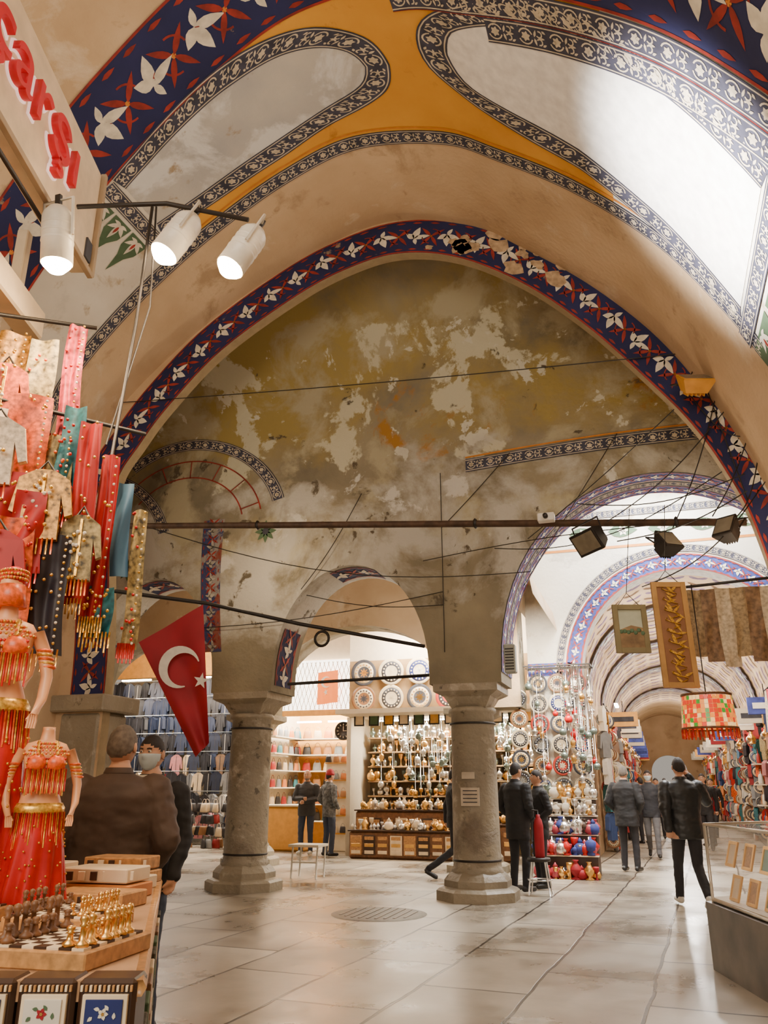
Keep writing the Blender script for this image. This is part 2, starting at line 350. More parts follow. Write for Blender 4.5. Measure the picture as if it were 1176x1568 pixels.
def cove(p,z,h):
    if z<6.25: return (p,-.25-h,z)
    t=math.asin(min(1,(z-6.25)/3.4));return (p,-.25-2.0*(1-math.cos(t))-h,z-h*.5)
band(g,lambda u,v,h:cove(u,6.08+v+.10*math.sin((u-.1)/5.1*math.pi),h+.01),.1,5.2,.22,ground,motif_border,LE,.006,.1)
band(g,lambda u,v,h:cove(u,6.32+v+.10*math.sin((u-.1)/5.1*math.pi),h+.01),.1,5.2,.025,orange,None,None,.006,.1)
def soff(A,q0):
    c=Curve(A[::-1])
    return c,lambda u,v,h:(c.at(u)[0]+c.nor(u)[0]*h,q0+v,c.at(u)[1]+c.nor(u)[1]*h)
wb=M('whiteblue_ground',(.60,.59,.57),.8,var=.25)
blue2=M('bright_blue_paint',(.03,.045,.22),.7,var=.4)
for A in(A_R,A_C,A_L):
    c,mp=soff(A,-.23)
    if A is A_R:
        band(g,mp,0,c.L,.86,wb,None)
        band(g,lambda u,v,h:mp(u,v,h+.006),0,c.L,.30,blue2,motif_blue,[(0,.06,red),(.94,1,red)])
        band(g,lambda u,v,h:mp(u,v+.36,h+.006),0,c.L,.16,ground,motif_border,LE)
        band(g,lambda u,v,h:mp(u,v+.56,h+.006),0,c.L,.3,blue2,motif_blue,[(0,.06,red),(.94,1,red)])
    else:
        for a,b_ in((0,.9),(c.L*.42,c.L*.58),(c.L-.9,c.L)): band(g,lambda u,v,h:mp(u,v+.1,h),a,b_,.6,navy,motif_blue,[(0,.05,red),(.95,1,red)])
def motif_faded(W):
    l,ms=motif_blue(W);return l,[(m if m is red else M('faded_white',(.30,.27,.22),.8,var=.4),P) for m,P in ms]
for p0,z0,z1 in((-3.98,3.5,5.75),(-6.9,3.3,6.0)):
    band(g,lambda u,v,h:(p0-v*(.8+.2*(u-z0)/(z1-z0))-.12*math.sin((u-z0)/(z1-z0)*2.2),-.25-h,u),z0,z1,.40,fnavy,motif_faded,None)
def ringc(cx,cz,r,a0,a1,W,ground_,mo,ed):
    band(g,lambda u,v,h:cove(cx+(r+v)*math.cos(u/r),cz+(r+v)*.85*math.sin(u/r),h),a0*r,a1*r,W,ground_,mo,ed,.008)
ringc(-4.9,5.6,1.75,.25,2.2,.22,ground,motif_border,LE)
for r in(1.15,1.5): ringc(-4.9,5.6,r,.2,2.5,.025,red,None,None)
ringc(-7.2,5.2,1.9,.25,1.6,.2,ground,motif_border,LE)
for k in range(5):
    a=.3+.4*k;g.tube([cove(-4.9+1.15*math.cos(a),5.6+1.15*.85*math.sin(a),.01),cove(-4.9+1.5*math.cos(a),5.6+1.5*.85*math.sin(a),.01)],.010,red,4)
for cx,cz in((-3.3,5.45),(-5.9,5.0)):
    for i in range(8): g.poly([(x,-.262,z) for x,z in leaf(cx,cz,.20,.04,i*math.pi/4)],green)
    g.poly([(x,-.266,z) for x,z in ngon(cx,cz,.06)],dk)
g.build()
def column(p,q,notice=False):
    g=G('stone_column')
    g.lathe([(0,0),(.58,0),(.58,.12),(.54,.15),(.47,.17),(.47,.25),(.42,.31),(.37,.35)],(p,q,0),stone,8,rot=math.pi/8,sm=False)
    g.lathe([(.35,.32),(.365,.37),(.335,.41),(.33,.46),(.322,1.5),(.31,2.45),(.345,2.47),(.345,2.52),(.32,2.54)],(p,q,0),stone,32)
    g.lathe([(.33,2.5),(.40,2.58),(.48,2.68),(.62,2.73),(.66,2.75),(.66,2.85),(0,2.86)],(p,q,0),stone,4,rot=math.pi/4,sm=False)
    for z in(.48,2.3): g.lathe([(.33,z),(.338,z+.005),(.336,z+.025),(.33,z+.03)],(p,q,0),iron,32)
    if notice:
        g.box((p-.02,q-.335,1.6),(.18,.015,.09),M('notice_paper',(.48,.40,.30),.8));g.box((p,q-.335,1.32),(.26,.015,.24),MC['notice_paper'])
        for k in range(4): g.box((p,q-.345,1.4-.05*k),(.2,.006,.012),dk)
    return g.build()
column(-.03,.2,True);column(-3.6,.2);column(-7.1,.2);column(-.78,3.85);column(-5.36,3.85)
# ============================================================ rear bays
g=G('wall_inner_arcade')
B2=earch(-4.95,-1.15,2.95,4.55);B3=earch(-9.4,-5.75,2.95,4.55)
g.prism([(-12,2.85),(-12,6.8),(.2,6.8),(.2,2.85),(-1.15,2.85)]+B2+[(-4.95,2.85),(-5.75,2.85)]+B3+[(-9.4,2.85)],lambda a,b_,s:(a,3.5 if s==0 else 4.2,b_),cream,aged)
g.build()
g=G('ceiling_rear_bays')
def barrelY(x0,x1,zs,za,q0,q1,mat,n=24):
    A=earch(x0,x1,zs,za,n);vs=[]
    for a,z in A: vs+=[(a,q0,z),(a,q1,z)]
    g.add(vs,[[2*i,2*i+1,2*i+3,2*i+2] for i in range(n)],mat,True)
barrelY(-12,.9,4.3,6.6,.65,7.5,cream)
barrelY(.3,5.4,4.6,7.2,.65,4.0,whitepl)
barrelY(1.1,5.3,3.4,5.5,4.0,45,cream)
g.build()
g=G('wall_street_portal')
A=earch(1.3,5.1,3.3,5.35)
g.prism([(.3,0),(.3,7.3),(6.5,7.3),(6.5,0),(5.1,0)]+A+[(1.3,0)],lambda a,b_,s:(a,4.0+s*.5,b_),whitepl,wb)
g.build()
g=G('trim_street_painting')
c=Curve(A[::-1])
band(g,lambda u,v,h:(c.at(u)[0]-c.nor(u)[0]*v,4.0-h,c.at(u)[1]-c.nor(u)[1]*v),0,c.L,.3,blue2,motif_blue,[(0,.08,red),(.92,1,red)],.01)
band(g,lambda u,v,h:(c.at(u)[0]-c.nor(u)[0]*(v+.34),4.0-h,c.at(u)[1]-c.nor(u)[1]*(v+.34)),0,c.L,.14,ground,motif_border,LE,.01)
for k in range(7):
    x=.8+k*.75
    g.poly([(a,3.988,z) for a,z in leaf(x-.28,6.2,.56,.13,0)],MC['green_paint'])
    for i in range(6): g.poly([(a,3.98,z) for a,z in leaf(x,6.2,.11,.03,i*math.pi/3)],white)
band(g,lambda u,v,h:(u,4.0-h,6.5+v),.4,5.4,.14,ground,motif_border,LE,.01)
band(g,lambda u,v,h:(u,4.0-h,5.86+v),.4,5.4,.05,orange,None,None,.01)
band(g,lambda u,v,h:(u,4.0-h,3.45+v),.3,1.2,.24,blue2,motif_blue,None,.01)
for q in(7.5,12.5,18,25):
    A2=Curve(earch(1.15,5.25,3.4,5.42)[::-1])
    band(g,lambda u,v,h:(A2.at(u)[0]+A2.nor(u)[0]*h,q+v,A2.at(u)[1]+A2.nor(u)[1]*h),0,A2.L,.8,wb,motif_blue,[(0,.12,blue2),(.88,1,blue2)],.02)
A2=Curve(earch(1.15,5.25,3.4,5.42)[::-1])
scm=M('scallop_paint',(.15,.08,.16),.8,var=.3)
for q in np.arange(4.8,30,.95):
    for i in range(15):
        u=A2.L*(i+.5)/15
        P=[(u+.18*math.cos(t),q+.26*math.sin(t)) for t in [k*math.pi/6 for k in range(7)]]+[(u-.12,q+.0),(u,q+.12),(u+.12,q+.0)]
        g.poly([(A2.at(a)[0]+A2.nor(a)[0]*.015,b_,A2.at(a)[1]+A2.nor(a)[1]*.015) for a,b_ in P],scm)
g.build()
g=G('wall_street_left');g.prism([(7.4,0),(40,0),(40,3.6),(7.4,3.6)],lambda a,b_,s:(1.10-s*.2,a,b_),cream);g.build()
g=G('wall_street_right');g.prism([(.65,0),(40,0),(40,3.6),(.65,3.6)],lambda a,b_,s:(5.6+s*.2,a,b_),cream);g.build()
g=G('wall_street_end');A3=earch(2.2,4.2,2.2,3.2);g.prism([(1,0),(1,5.6),(5.6,5.6),(5.6,0),(4.2,0)]+A3+[(2.2,0)],lambda a,b_,s:(a,40+s*.4,b_),cream);g.build()
# ============================================================ beams, wires
g=G('iron_tie_beam');g.tube([(-4.55,-2.25,5.05),(3.7,-2.25,4.27)],.045,beamm,8)
for t in(.26,.62,.9):
    x=-4.6+8.4*t;z=5.05-.78*t;g.lathe([(.05,-.02),(.07,0),(.05,.02)],(x,-2.25,z),iron,10,Matrix.Rotation(math.pi/2,4,'Y'))
g.build()
def cable(name,pts,r,mat=iron,n=14):
    g=G(name)
    for a,b_,sg in pts:
        a=Vector(a);b_=Vector(b_)
        g.tube([a+(b_-a)*(i/n)-Vector((0,0,sg*math.sin(math.pi*i/n))) for i in range(n+1)],r,mat,5)
    return g.build()
cable('hanging_cables',[((-4.9,-2.55,6.95),(4.0,-2.55,6.3),.05),((-4.60,-2.55,3.9),(-4.7,-2.55,7.1),.0),((-1.6,-.32,5.9),(-2.6,-.32,4.4),.1),((-.6,-.3,4.7),(3.9,-2.3,4.3),-.1),((.5,-.3,4.8),(3.6,-2.4,4.9),.35),((-.3,-.3,3.3),(-.3,-.3,6.1),0),((-5,-.32,3.9),(-.3,-.3,4.2),.12),((3.4,-2.6,6.1),(3.7,-2.6,4.4),.0),((3.75,-2.6,6.4),(2.9,-2.5,4.2),.2),((3.5,-2.6,6.0),(4.1,-2.8,6.3),-.1),((3.7,-2.65,4.5),(2.3,-3.2,3.9),.1),((3.7,-2.65,4.7),(1.9,-2.8,4.5),.15),((3.2,-2.6,5.9),(3.95,-2.6,5.2),.3),((3.3,-2.6,5.8),(1.0,-.3,4.9),.05),((2.4,-.3,6.4),(.9,-.3,4.2),0),((3.9,-2.6,5.4),(3.3,-2.8,4.2),.1),((3.9,-2.6,5.0),(3.5,-3.0,4.1),.15),
 ((3.9,-2.6,7.0),(3.3,-2.6,6.0),-.1),((-4.2,-2.3,5.0),(1.0,-.3,4.4),.35),((-2.5,-.32,4.3),(-.3,-.3,4.0),.1),((.8,-.3,6.3),(-.3,-.3,5.2),.02),((3.9,-2.6,4.6),(2.5,-3.6,3.3),.2),((3.6,-2.6,5.5),(2.2,-2.5,4.35),.12)],.007)
g=G('flag_pole');g.tube([(-4.4,-2.55,4.0),(-3.3,-1.95,3.88),(-2.2,-1.2,3.66),(-.6,-.3,3.4)],.028,iron,8)
g.lathe([(.10,-.012),(.125,0),(.10,.012),(.085,0),(.10,-.012)],(-1.9,-1.1,3.45),iron,18,Matrix.Rotation(math.pi/2,4,'X'))
g.tube([(-1.9,-1.1,3.55),(-1.9,-1.05,3.6)],.01,iron);g.build()
g=G('iron_tie_rod');g.tube([(-3.0,.2,3.0),(-.6,.2,3.05)],.025,iron,8);g.build()
def flagobj(name,A,B,C_,D,rm,nrm,wave=.05):
    g=G(name);A,B,C_,D=map(Vector,(A,B,C_,D));n=30;nr=Vector(nrm)
    def mp(s,t,h=0):
        P=(A*(1-s)+B*s)*(1-t)+(D*(1-s)+C_*s)*t
        return P+nr*(wave*math.sin(s*8+t*2.5)*(.4+.6*t)+h)
    vs=[mp(i/n,j/n) for i in range(n+1) for j in range(n+1)]
    fs=[[i*(n+1)+j,(i+1)*(n+1)+j,(i+1)*(n+1)+j+1,i*(n+1)+j+1] for i in range(n) for j in range(n)]
    g.add(vs,fs,rm,True)
    return g,mp
fred=M('flag_red',(.32,.003,.012),.65,sc=3);fw=M('flag_white',(.76,.70,.60),.6)
g,mp=flagobj('turkish_flag',(-3.34,-1.98,3.86),(-4.15,-2.23,3.33),(-3.30,-1.95,1.82),(-3.14,-1.9,2.0),fred,(.45,-.89,0),.045)
def cres(R_):
    a0=.75;n=24;vs=[]
    for i in range(n+1):
        a=a0+(2*math.pi-2*a0)*i/n
        o=(R_*math.cos(a),R_*math.sin(a));xi=.25*R_;ri=.78*R_
        a2=math.atan2(o[1],o[0]-xi);vs.append((o,(xi+ri*math.cos(a2),ri*math.sin(a2))))
    return vs
V_=cres(.28)
st=[(.36+(.11 if i%2==0 else .045)*math.cos(math.pi+i*math.pi/5),(.11 if i%2==0 else .045)*math.sin(i*math.pi/5)) for i in range(10)]
base=Vector((-3.55,-2.09,2.98));ux=Vector((.84,.27,-.46)).normalized();uz=Vector((.44,.1,.90)).normalized()
nr=Vector((.3,-.95,0)).normalized()
pl=[]
for o,i_ in V_:
    pl.append(base+ux*o[0]+uz*o[1]+nr*.07);pl.append(base+ux*i_[0]+uz*i_[1]+nr*.07)
g.add(pl,[[2*i,2*i+1,2*i+3,2*i+2] for i in range(len(V_)-1)],fw)
g.poly([base+ux*a+uz*(b_-.02)+nr*.07 for a,b_ in st],fw)
g.build()
# ============================================================ left stall (row stands ~18 deg to the arcade)
c18,s18=math.cos(math.radians(18)),math.sin(math.radians(18))
def K(x,y,z): return (2.448+c18*x-s18*y,-11.61+s18*x+c18*y,z)
TK=Matrix.Translation((2.448,-11.61,0))@Matrix.Rotation(math.radians(18),4,'Z')
inlay=M('inlay_wood',(.46,.23,.08),.35,var=.35,sc=40);dinlay=M('dark_inlay',(.045,.02,.01),.35);ivory=M('ivory_inlay',(.76,.60,.40),.4)
g=G('display_table')
top=[(-.523,1.93),(-1.02,3.95),(-2.3,3.95),(-2.3,1.93)]
g.prism(top,lambda a,b_,s:K(a,b_,1.06-s*.04),M('table_top_cloth',(.36,.20,.10),.9))
g.prism([(-.56,1.97),(-1.04,3.9),(-2.28,3.9),(-2.28,1.97)],lambda a,b_,s:K(a,b_,1.02-s*1.02),M('table_skirt',(.07,.06,.04),.8,bump=.5,var=.5,sc=25))
g.tube([K(-.523,1.93,1.045),K(-1.02,3.95,1.045)],.018,inlay)
for i in range(9):
    y=2.05+.2*i;x=-.545-.246*(y-1.97)
    for z in(.9,.74,.58): g.box((x+.02,y,z),(.03,.13,.12),[ivory,MC['table_skirt'],green,wood][(i+int(z*10))%4],.24,TK)
g.build()
tilem=M('tile_navy',(.02,.03,.13),.3);tilew=M('tile_white',(.66,.60,.50),.3)
g=G('inlaid_box')
for i in range(9):
    x=-.585-i*.128;g.box((x,1.965,.99),(.122,.09,.15),dinlay,T=TK)
    tb,tf=[(tilem,white),(tilew,fred),(tilem,fred)][i%3]
    g.box((x,1.917,.985),(.095,.012,.105),ivory,T=TK);g.box((x,1.911,.985),(.078,.008,.088),tb,T=TK)
    def tp(u,v,h=0): return K(x+u,1.9055-h,.985+v)
    for a in range(4):
        cx,cz=[(.0,.018),(-.018,-.012),(.018,-.012),(0,-.03)][a]
        for m in range(5): g.poly([tp(u,v) for u,v in leaf(cx,cz,.012,.0045,m*1.257+a,3)],tf)
        g.poly([tp(u,v,.0008) for u,v in ngon(cx,cz,.0035,6)],[gold,blue2][a%2])
    for a in range(8):
        an=a*math.pi/4+.3;g.poly([tp(u,v) for u,v in leaf(.024*math.cos(an),.028*math.sin(an),.013,.004,an+1.2,3)],green if tb is tilew else white)
    for k in range(12): g.box((x-.052+k*.0095,1.916,1.048),(.005,.006,.012),[ivory,inlay][k%2],T=TK)
g.build()
def chessboard(x,y,rz,size,z=1.06,hs=.62):
    g=G('chess_set');T=TK@Matrix.Translation((x,y,z))@Matrix.Rotation(rz,4,'Z')
    g.box((0,0,.02),(size*1.12,size*1.12,.04),inlay,T=T)
    c=size/8
    for i in range(8):
        for j in range(8):
            g.box(((i-3.5)*c,(j-3.5)*c,.042),(c*.96,c*.96,.008),ivory if (i+j)%2 else dinlay,T=T)
    for i in range(8):
        for j,m_,h in((0,wood,.095),(1,wood,.055),(6,gold,.055),(7,gold,.085)):
            if (i*7+j*3)%5==0: continue
            P=T@Vector(((j-3.5)*c,(i-3.5)*c,.046));h*=hs;r=hs*1.25
            g.lathe([(0,0),(.016*r,0),(.017*r,.008*r),(.008*r,.014*r),(.006*r,h*.6),(.011*r,h*.65),(.006*r,h*.7),(.011*r,h*.85),(.008*r,h*.96),(0,h)],P,m_,8)
    g.build()
chessboard(-.77,2.17,-.24,.26,hs=.8);chessboard(-1.15,2.20,-.2,.24);chessboard(-.93,2.62,-.24,.24);chessboard(-1.32,2.66,-.2,.24)
g=G('wooden_boxes')
for i,(x,y) in enumerate([(-1.0,3.05),(-1.05,3.3),(-1.1,3.55),(-1.14,3.78),(-1.35,3.1),(-1.4,3.5)]):
    for k in range(1+(i%2)):
        g.box((x,y,1.085+.055*k),(.30-.03*k,.17,.05),[inlay,M('inlay_orange',(.55,.20,.05),.4),ivory,inlay][(i+k)%4],-.24,TK)
        for m in range(6): g.box((x-.11+.045*m,y-.088,1.085+.055*k),(.025,.01,.03),[dinlay,ivory][m%2],0,TK)
g.build()
def vase(g,P,h,mat,k=0,seg=10):
    S=[[(0,0),(.3,0),(.32,.05),(.12,.15),(.34,.4),(.36,.55),(.15,.78),(.1,.9),(.18,1),(.16,1),(0,.9)],
       [(0,0),(.28,0),(.4,.2),(.42,.45),(.3,.65),(.12,.72),(.2,.76),(.08,.9),(.03,1),(0,1)],
       [(0,0),(.2,0),(.08,.1),(.06,.5),(.2,.62),(.24,.9),(.22,1),(.18,.95),(0,.6)],
       [(0,0),(.25,0),(.25,.1),(.18,.2),(.3,.3),(.3,.7),(.18,.8),(.06,.85),(.06,1),(0,1)]][k%4]
    g.lathe([(r*h,z*h) for r,z in S],P,mat,seg)
g=G('brass_souvenirs')
for i in range(20):
    x=-1.36-R.random()*.5;y=1.99+R.random()*.35
    vase(g,K(x,y,1.06),.07+.09*R.random(),[gold,wood,ivory,gold][i%4],i)
g.build()
skinm=M('mannequin_skin',(.74,.34,.15),.4,var=.05);oredr=M('orange_beads',(.78,.10,.01),.35,var=.4,sc=60);redc=M('red_satin',(.50,.006,.005),.3,var=.35,sc=6);goldc=M('gold_sequins',(.85,.40,.06),.3,.6,var=.5,sc=80)
def ellloft(g,secs,T,mat,seg=20,matf=None):
    vs=[];n=len(secs)
    for cx,cy,z,rx,ry in secs:
        for k in range(seg):
            a=2*math.pi*k/seg;vs.append((cx+rx*math.cos(a),cy+ry*math.sin(a),z))
    fs=[[i*seg+k,i*seg+(k+1)%seg,(i+1)*seg+(k+1)%seg,(i+1)*seg+k] for i in range(n-1) for k in range(seg)]
    fs+=[list(range(seg))[::-1],[(n-1)*seg+k for k in range(seg)]]
    g.add(vs,fs,mat,True,T)
def skirt(g,T,sc,z0,z1,r0,r1,mat,folds=11):
    seg=88;vs=[];n=8
    for j in range(n+1):
        t=j/n;r=r0+(r1-r0)*t;z=z0+(z1-z0)*t
        for k in range(seg):
            a=2*math.pi*k/seg;w=1+.10*t*math.sin(folds*a+2*t);vs.append((r*w*math.cos(a),r*.75*w*math.sin(a),z))
    g.add(vs,[[j*seg+k,j*seg+(k+1)%seg,(j+1)*seg+(k+1)%seg,(j+1)*seg+k] for j in range(n) for k in range(seg)],mat,True,T)
def mannequin(x,y,z,rz,sc,arms,head=True,c1=None,c2=None,sk=-.55):
    c1=c1 or oredr;c2=c2 or redc
    g=G('costume_mannequin');T=TK@Matrix.Translation((x,y,z))@Matrix.Rotation(rz,4,'Z')@Matrix.Scale(sc,4)
    ellloft(g,[(0,0,0,.17,.12),(0,0,.08,.185,.125),(0,0,.16,.16,.11),(0,0,.26,.125,.09),(0,0,.36,.14,.10),(0,-.01,.46,.165,.115),(0,0,.55,.18,.09),(0,0,.60,.15,.07),(0,0,.63,.06,.055),(0,0,.70,.05,.05),(0,0,.73,.05,.055)],T,skinm)
    for r_ in range(4):
        for i in range(18):
            a=math.pi+math.pi*i/17;rr_=.075+.022*r_
            g.sph(T@Vector((rr_*1.25*math.cos(a),-.02+rr_*.9*math.sin(a),.60-.028*r_)),.010*sc,[goldc,c1][(i+r_)%2],6)
    for sx in(-1,1):
        g.sph(T@Vector((sx*.075,-.095,.44)),.078*sc,c1,14)
        for rr_ in(.03,.055,.075):
            for i in range(12):
                a=i*2*math.pi/12;g.sph(T@Vector((sx*.075+rr_*math.cos(a),-.165+rr_*.55,.44+rr_*math.sin(a))),.010*sc,[goldc,c2][i%2],6)
        g.tube([T@Vector((sx*.075,-.13,.5)),T@Vector((sx*.07,-.06,.61)),T@Vector((sx*.04,.05,.62))],.014*sc,goldc,6)
        for i in range(12): 
            xx=sx*(.01+.013*i);g.tube([T@Vector((xx,-.15,.40)),T@Vector((xx,-.155,.24-.05*R.random()))],.006*sc,[c1,goldc,c2][i%3],5)
        if arms:
            g.tube([T@Vector((sx*.18,0,.55)),T@Vector((sx*.24,.0,.42)),T@Vector((sx*.27,-.02,.28)),T@Vector((sx*.26,-.08,.14)),T@Vector((sx*.23,-.12,.04))],[.045*sc,.042*sc,.036*sc,.03*sc,.022*sc],skinm,10)
            for i in range(5): 
                g.sph(T@Vector((sx*(.235+.008*i),-.005,.44-.025*i)),(.050*sc,.050*sc,.016*sc),[c1,goldc][i%2],10)
            for f in range(4): g.tube([T@Vector((sx*.228+.012*(f-1.5),-.125,.045)),T@Vector((sx*.225+.014*(f-1.5),-.145,.005)),T@Vector((sx*.22+.013*(f-1.5),-.14,-.035))],.008*sc,skinm,5)
            g.tube([T@Vector((sx*.215,-.12,.045)),T@Vector((sx*.195,-.145,.01))],.009*sc,skinm,5)
    if head:
        g.sph(T@Vector((0,-.01,.84)),(.070*sc,.085*sc,.105*sc),skinm,16);g.sph(T@Vector((0,-.095,.83)),.012*sc,skinm,8)
        g.sph(T@Vector((0,.0,.88)),(.082*sc,.092*sc,.085*sc),c2,16)
        for r_ in range(3):
            for i in range(16):
                a=math.pi+math.pi*i/15;g.sph(T@Vector((.08*math.cos(a),.095*math.sin(a),.875+.025*r_)),.011*sc,[goldc,c1][(i+r_)%2],6)
        ellloft(g,[(0,-.015,.835,.078,.092),(0,-.02,.78,.085,.10),(0,-.02,.70,.10,.11)],T,c1,16)
    ellloft(g,[(0,0,.03,.195,.14),(0,0,.10,.20,.14),(0,0,.14,.178,.125)],T,goldc)
    skirt(g,T,sc,.06,sk,.19,.27,c2)
    for i in range(70):
        a=2*math.pi*i/70;rx,ry=.2,.145;l=.16+.10*abs(math.sin(a*3))
        g.tube([T@Vector((rx*math.cos(a),ry*math.sin(a),.07)),T@Vector((rx*1.07*math.cos(a),ry*1.07*math.sin(a),.05-l))],.007*sc,[c1,goldc,c2][i%3],4)
    for i in range(90):
        a=R.random()*2*math.pi;t=R.random();r=.20+.07*t;g.sph(T@Vector((r*1.03*math.cos(a),r*.79*math.sin(a),-.02-.45*t)),.009*sc,goldc,5)
    return g.build()
mannequin(-1.36,2.85,1.66,.35,.58,True,sk=-.8);mannequin(-1.17,2.88,1.34,.5,.42,True,False,sk=-.58);mannequin(-1.42,2.50,1.34,.3,.50,False,False,sk=-.5)
mannequin(-1.62,3.3,1.80,.3,.60,True,c1=goldc,c2=oredr,sk=-1.1)
def cloth(g,P,w,h,ang,mat,folds=5,amp=.025,nx=26,ny=14,pinch=.7,hem=0,T=None,seed=0,sway=.03):
    ca,sa=math.cos(ang),math.sin(ang);vs=[]
    for j in range(ny+1):
        t=j/ny;ww=w*(pinch+(1-pinch)*t**.6)
        for i in range(nx+1):
            u=i/nx-.5;d=amp*math.sin(folds*2*math.pi*u+seed+.6*math.sin(3*t+seed))*(.5+.5*t)+.012*math.sin(seed*3+7*t+5*u)
            x=u*ww+sway*math.sin(seed*2+4*t)*t;vs.append((P[0]+x*ca-d*sa,P[1]+x*sa+d*ca,P[2]-h*t-hem*math.sin(u*9+seed)*t))
    fs=[[j*(nx+1)+i,j*(nx+1)+i+1,(j+1)*(nx+1)+i+1,(j+1)*(nx+1)+i] for j in range(ny) for i in range(nx)]
    g.add(vs,fs,mat,True,T)
cols=[M('scarf_red',(.38,.005,.005),.55),M('scarf_orange',(.62,.08,.008),.5,var=.7,sc=40),M('scarf_pink',(.42,.035,.05),.6,var=.6,sc=30),M('scarf_white',(.60,.48,.34),.6,var=.4,sc=50),M('scarf_teal',(.012,.11,.125),.6,var=.5,sc=40),M('scarf_black',(.018,.013,.018),.6),M('scarf_gold',(.42,.20,.03),.4,.3,var=.85,sc=45),M('scarf_blue',(.035,.10,.17),.6),M('scarf_cream',(.26,.19,.07),.6,var=.85,sc=40)]
g=G('hanging_scarves')
rows=[(-1.80,3.4,3.55,.16,.60,6,1),(-1.64,3.38,3.5,.15,.62,8,1),(-1.52,3.45,3.62,.10,.62,2,2),(-1.78,3.2,3.05,.24,.60,3,1.5),(-1.58,3.22,3.12,.20,.50,1,1),(-1.60,3.15,2.72,.20,.42,0,1.4),(-1.46,3.3,2.95,.13,.5,8,1),(-1.41,3.3,3.10,.11,.52,4,1),(-1.42,3.35,2.78,.12,.55,5,1.5),(-1.33,3.3,3.02,.11,.84,0,2),(-1.26,3.4,2.90,.09,.78,0,2),(-1.21,3.5,2.80,.08,.45,7,1),(-1.16,3.6,2.70,.07,.66,8,.7),(-1.24,3.42,2.28,.12,.22,4,1),(-1.38,3.2,2.45,.15,.5,5,2),(-1.52,3.1,2.5,.20,.5,1,1.5),(-1.72,3.05,2.6,.2,.5,5,1),(-1.47,3.12,2.62,.14,.35,0,1),(-1.7,3.0,2.3,.3,.6,1,2)]
for i,(x,y,z,w,h,c,fo) in enumerate(rows): cloth(g,(x,y,z),w,h,.25,cols[c],fo,.014,T=TK,seed=i,pinch=.85,sway=.012)
for i,(x,y,z,w,h,c,fo) in enumerate(rows):
    if c in(7,): continue
    m_=[goldc,oredr,redc,goldc,gold][i%5]
    for k in range(9):
        xx=x+(k/8-.5)*w*.95;yy=y+(k/8-.5)*w*.25-.02;g.tube([K(xx,yy,z-h+.02),K(xx,yy-.005,z-h-.05-.02*(k%2))],.005,m_,4)
    for k in range(14): g.sph(K(x+(R.random()-.5)*w*.8,y-.028,z-h*R.random()),.008,m_,6)
    if i%2==0:
        for k in range(18): g.sph(K(x+w*.38,y+.06*w-.03,z-h*(k+.5)/18),.007,[goldc,white][k%2],5)
g.tube([K(-1.9,3.3,3.60),K(-1.45,3.5,3.64)],.010,iron);g.tube([K(-1.85,3.2,3.12),K(-1.18,3.6,3.1)],.010,iron)
g.build()
# costume tops on hangers between the scarves
def garment(g,P,w,h,mat,ang=0,dep=.1,trim=None,T0=None):
    T=(T0 or Matrix.Identity(4))@Matrix.Translation(P)@Matrix.Rotation(ang,4,'Z')
    O_=[(-.18,0),(-.1,.02),(.1,.02),(.18,0),(.42,-.12),(.52,-.62),(.40,-.66),(.30,-.35),(.32,-1),(-.32,-1),(-.30,-.35),(-.40,-.66),(-.52,-.62),(-.42,-.12)]
    g.prism([(x*w,y*h) for x,y in O_],lambda a,b_,s:T@Vector((a,(-.5+s)*dep*(1-.3*abs(a)/w),b_)),mat)
    g.box((0,-dep*.5,-h*.5),(.012,.012,h*.9),trim or dk,T=T)
    g.tube([T@Vector((-.15*w,0,0)),T@Vector((0,0,.05)),T@Vector((.15*w,0,0))],.006,iron,4)
g=G('hanging_costumes')
for i,(x,y,z,w,h,c) in enumerate([(-1.66,3.12,2.95,.26,.30,3),(-1.44,3.16,2.72,.24,.30,6),(-1.55,3.05,2.42,.24,.28,0),(-1.75,3.28,3.3,.22,.26,1),(-1.30,3.26,2.55,.18,.28,8)]):
    garment(g,(x,y,z),w,h,cols[c],.25,.04,goldc,TK)
    for k in range(16): g.sph(K(x+(R.random()-.5)*w*.5,y-.035,z-h*R.random()),.009,[goldc,white][k%2],6)
    for k in range(8): g.tube([K(x-.3*w+.6*w*k/7,y-.02,z-h),K(x-.3*w+.6*w*k/7,y-.02,z-h-.07)],.005,[goldc,oredr][k%2],4)
g.build()
g=G('stall_frame')
fc=M('frame_cream',(.52,.40,.26),.6)
g.box((-1.95,2.3,3.78),(.5,1.2,.07),fc,T=TK);g.box((-2.35,3.0,2.2),(.08,3.2,4.4),fc,T=TK)
g.box((-1.95,3.6,2.3),(.06,.06,4.0),fc,T=TK);g.box((-1.85,2.95,3.74),(.12,1.4,.16),fc,T=TK)
g.box((-1.72,2.55,3.92),(.08,.16,.12),M('junction_box',(.45,.38,.28),.5),T=TK)
g.build()
g=G('shop_sign');sg=M('sign_panel',(.70,.56,.38),.5)
g.box((-1.66,2.7,4.42),(.10,1.95,.66),sg,T=TK);g.box((-1.605,3.62,4.2),(.012,.07,.12),dk,T=TK)
g.box((-1.60,2.7,4.08),(.03,1.97,.03),M('sign_edge',(.35,.25,.15),.5),T=TK);g.box((-1.60,3.685,4.42),(.03,.03,.68),MC['sign_edge'],T=TK)
g.tube([K(-1.66,1.9,4.0),K(-1.62,2.6,3.98),K(-1.64,3.3,4.02)],.012,iron);sign=g.build()
cu=bpy.data.curves.new('sign_letters','FONT');cu.body='çarşı';cu.size=.44;cu.extrude=.018;cu.bevel_depth=.001;cu.space_character=1.08
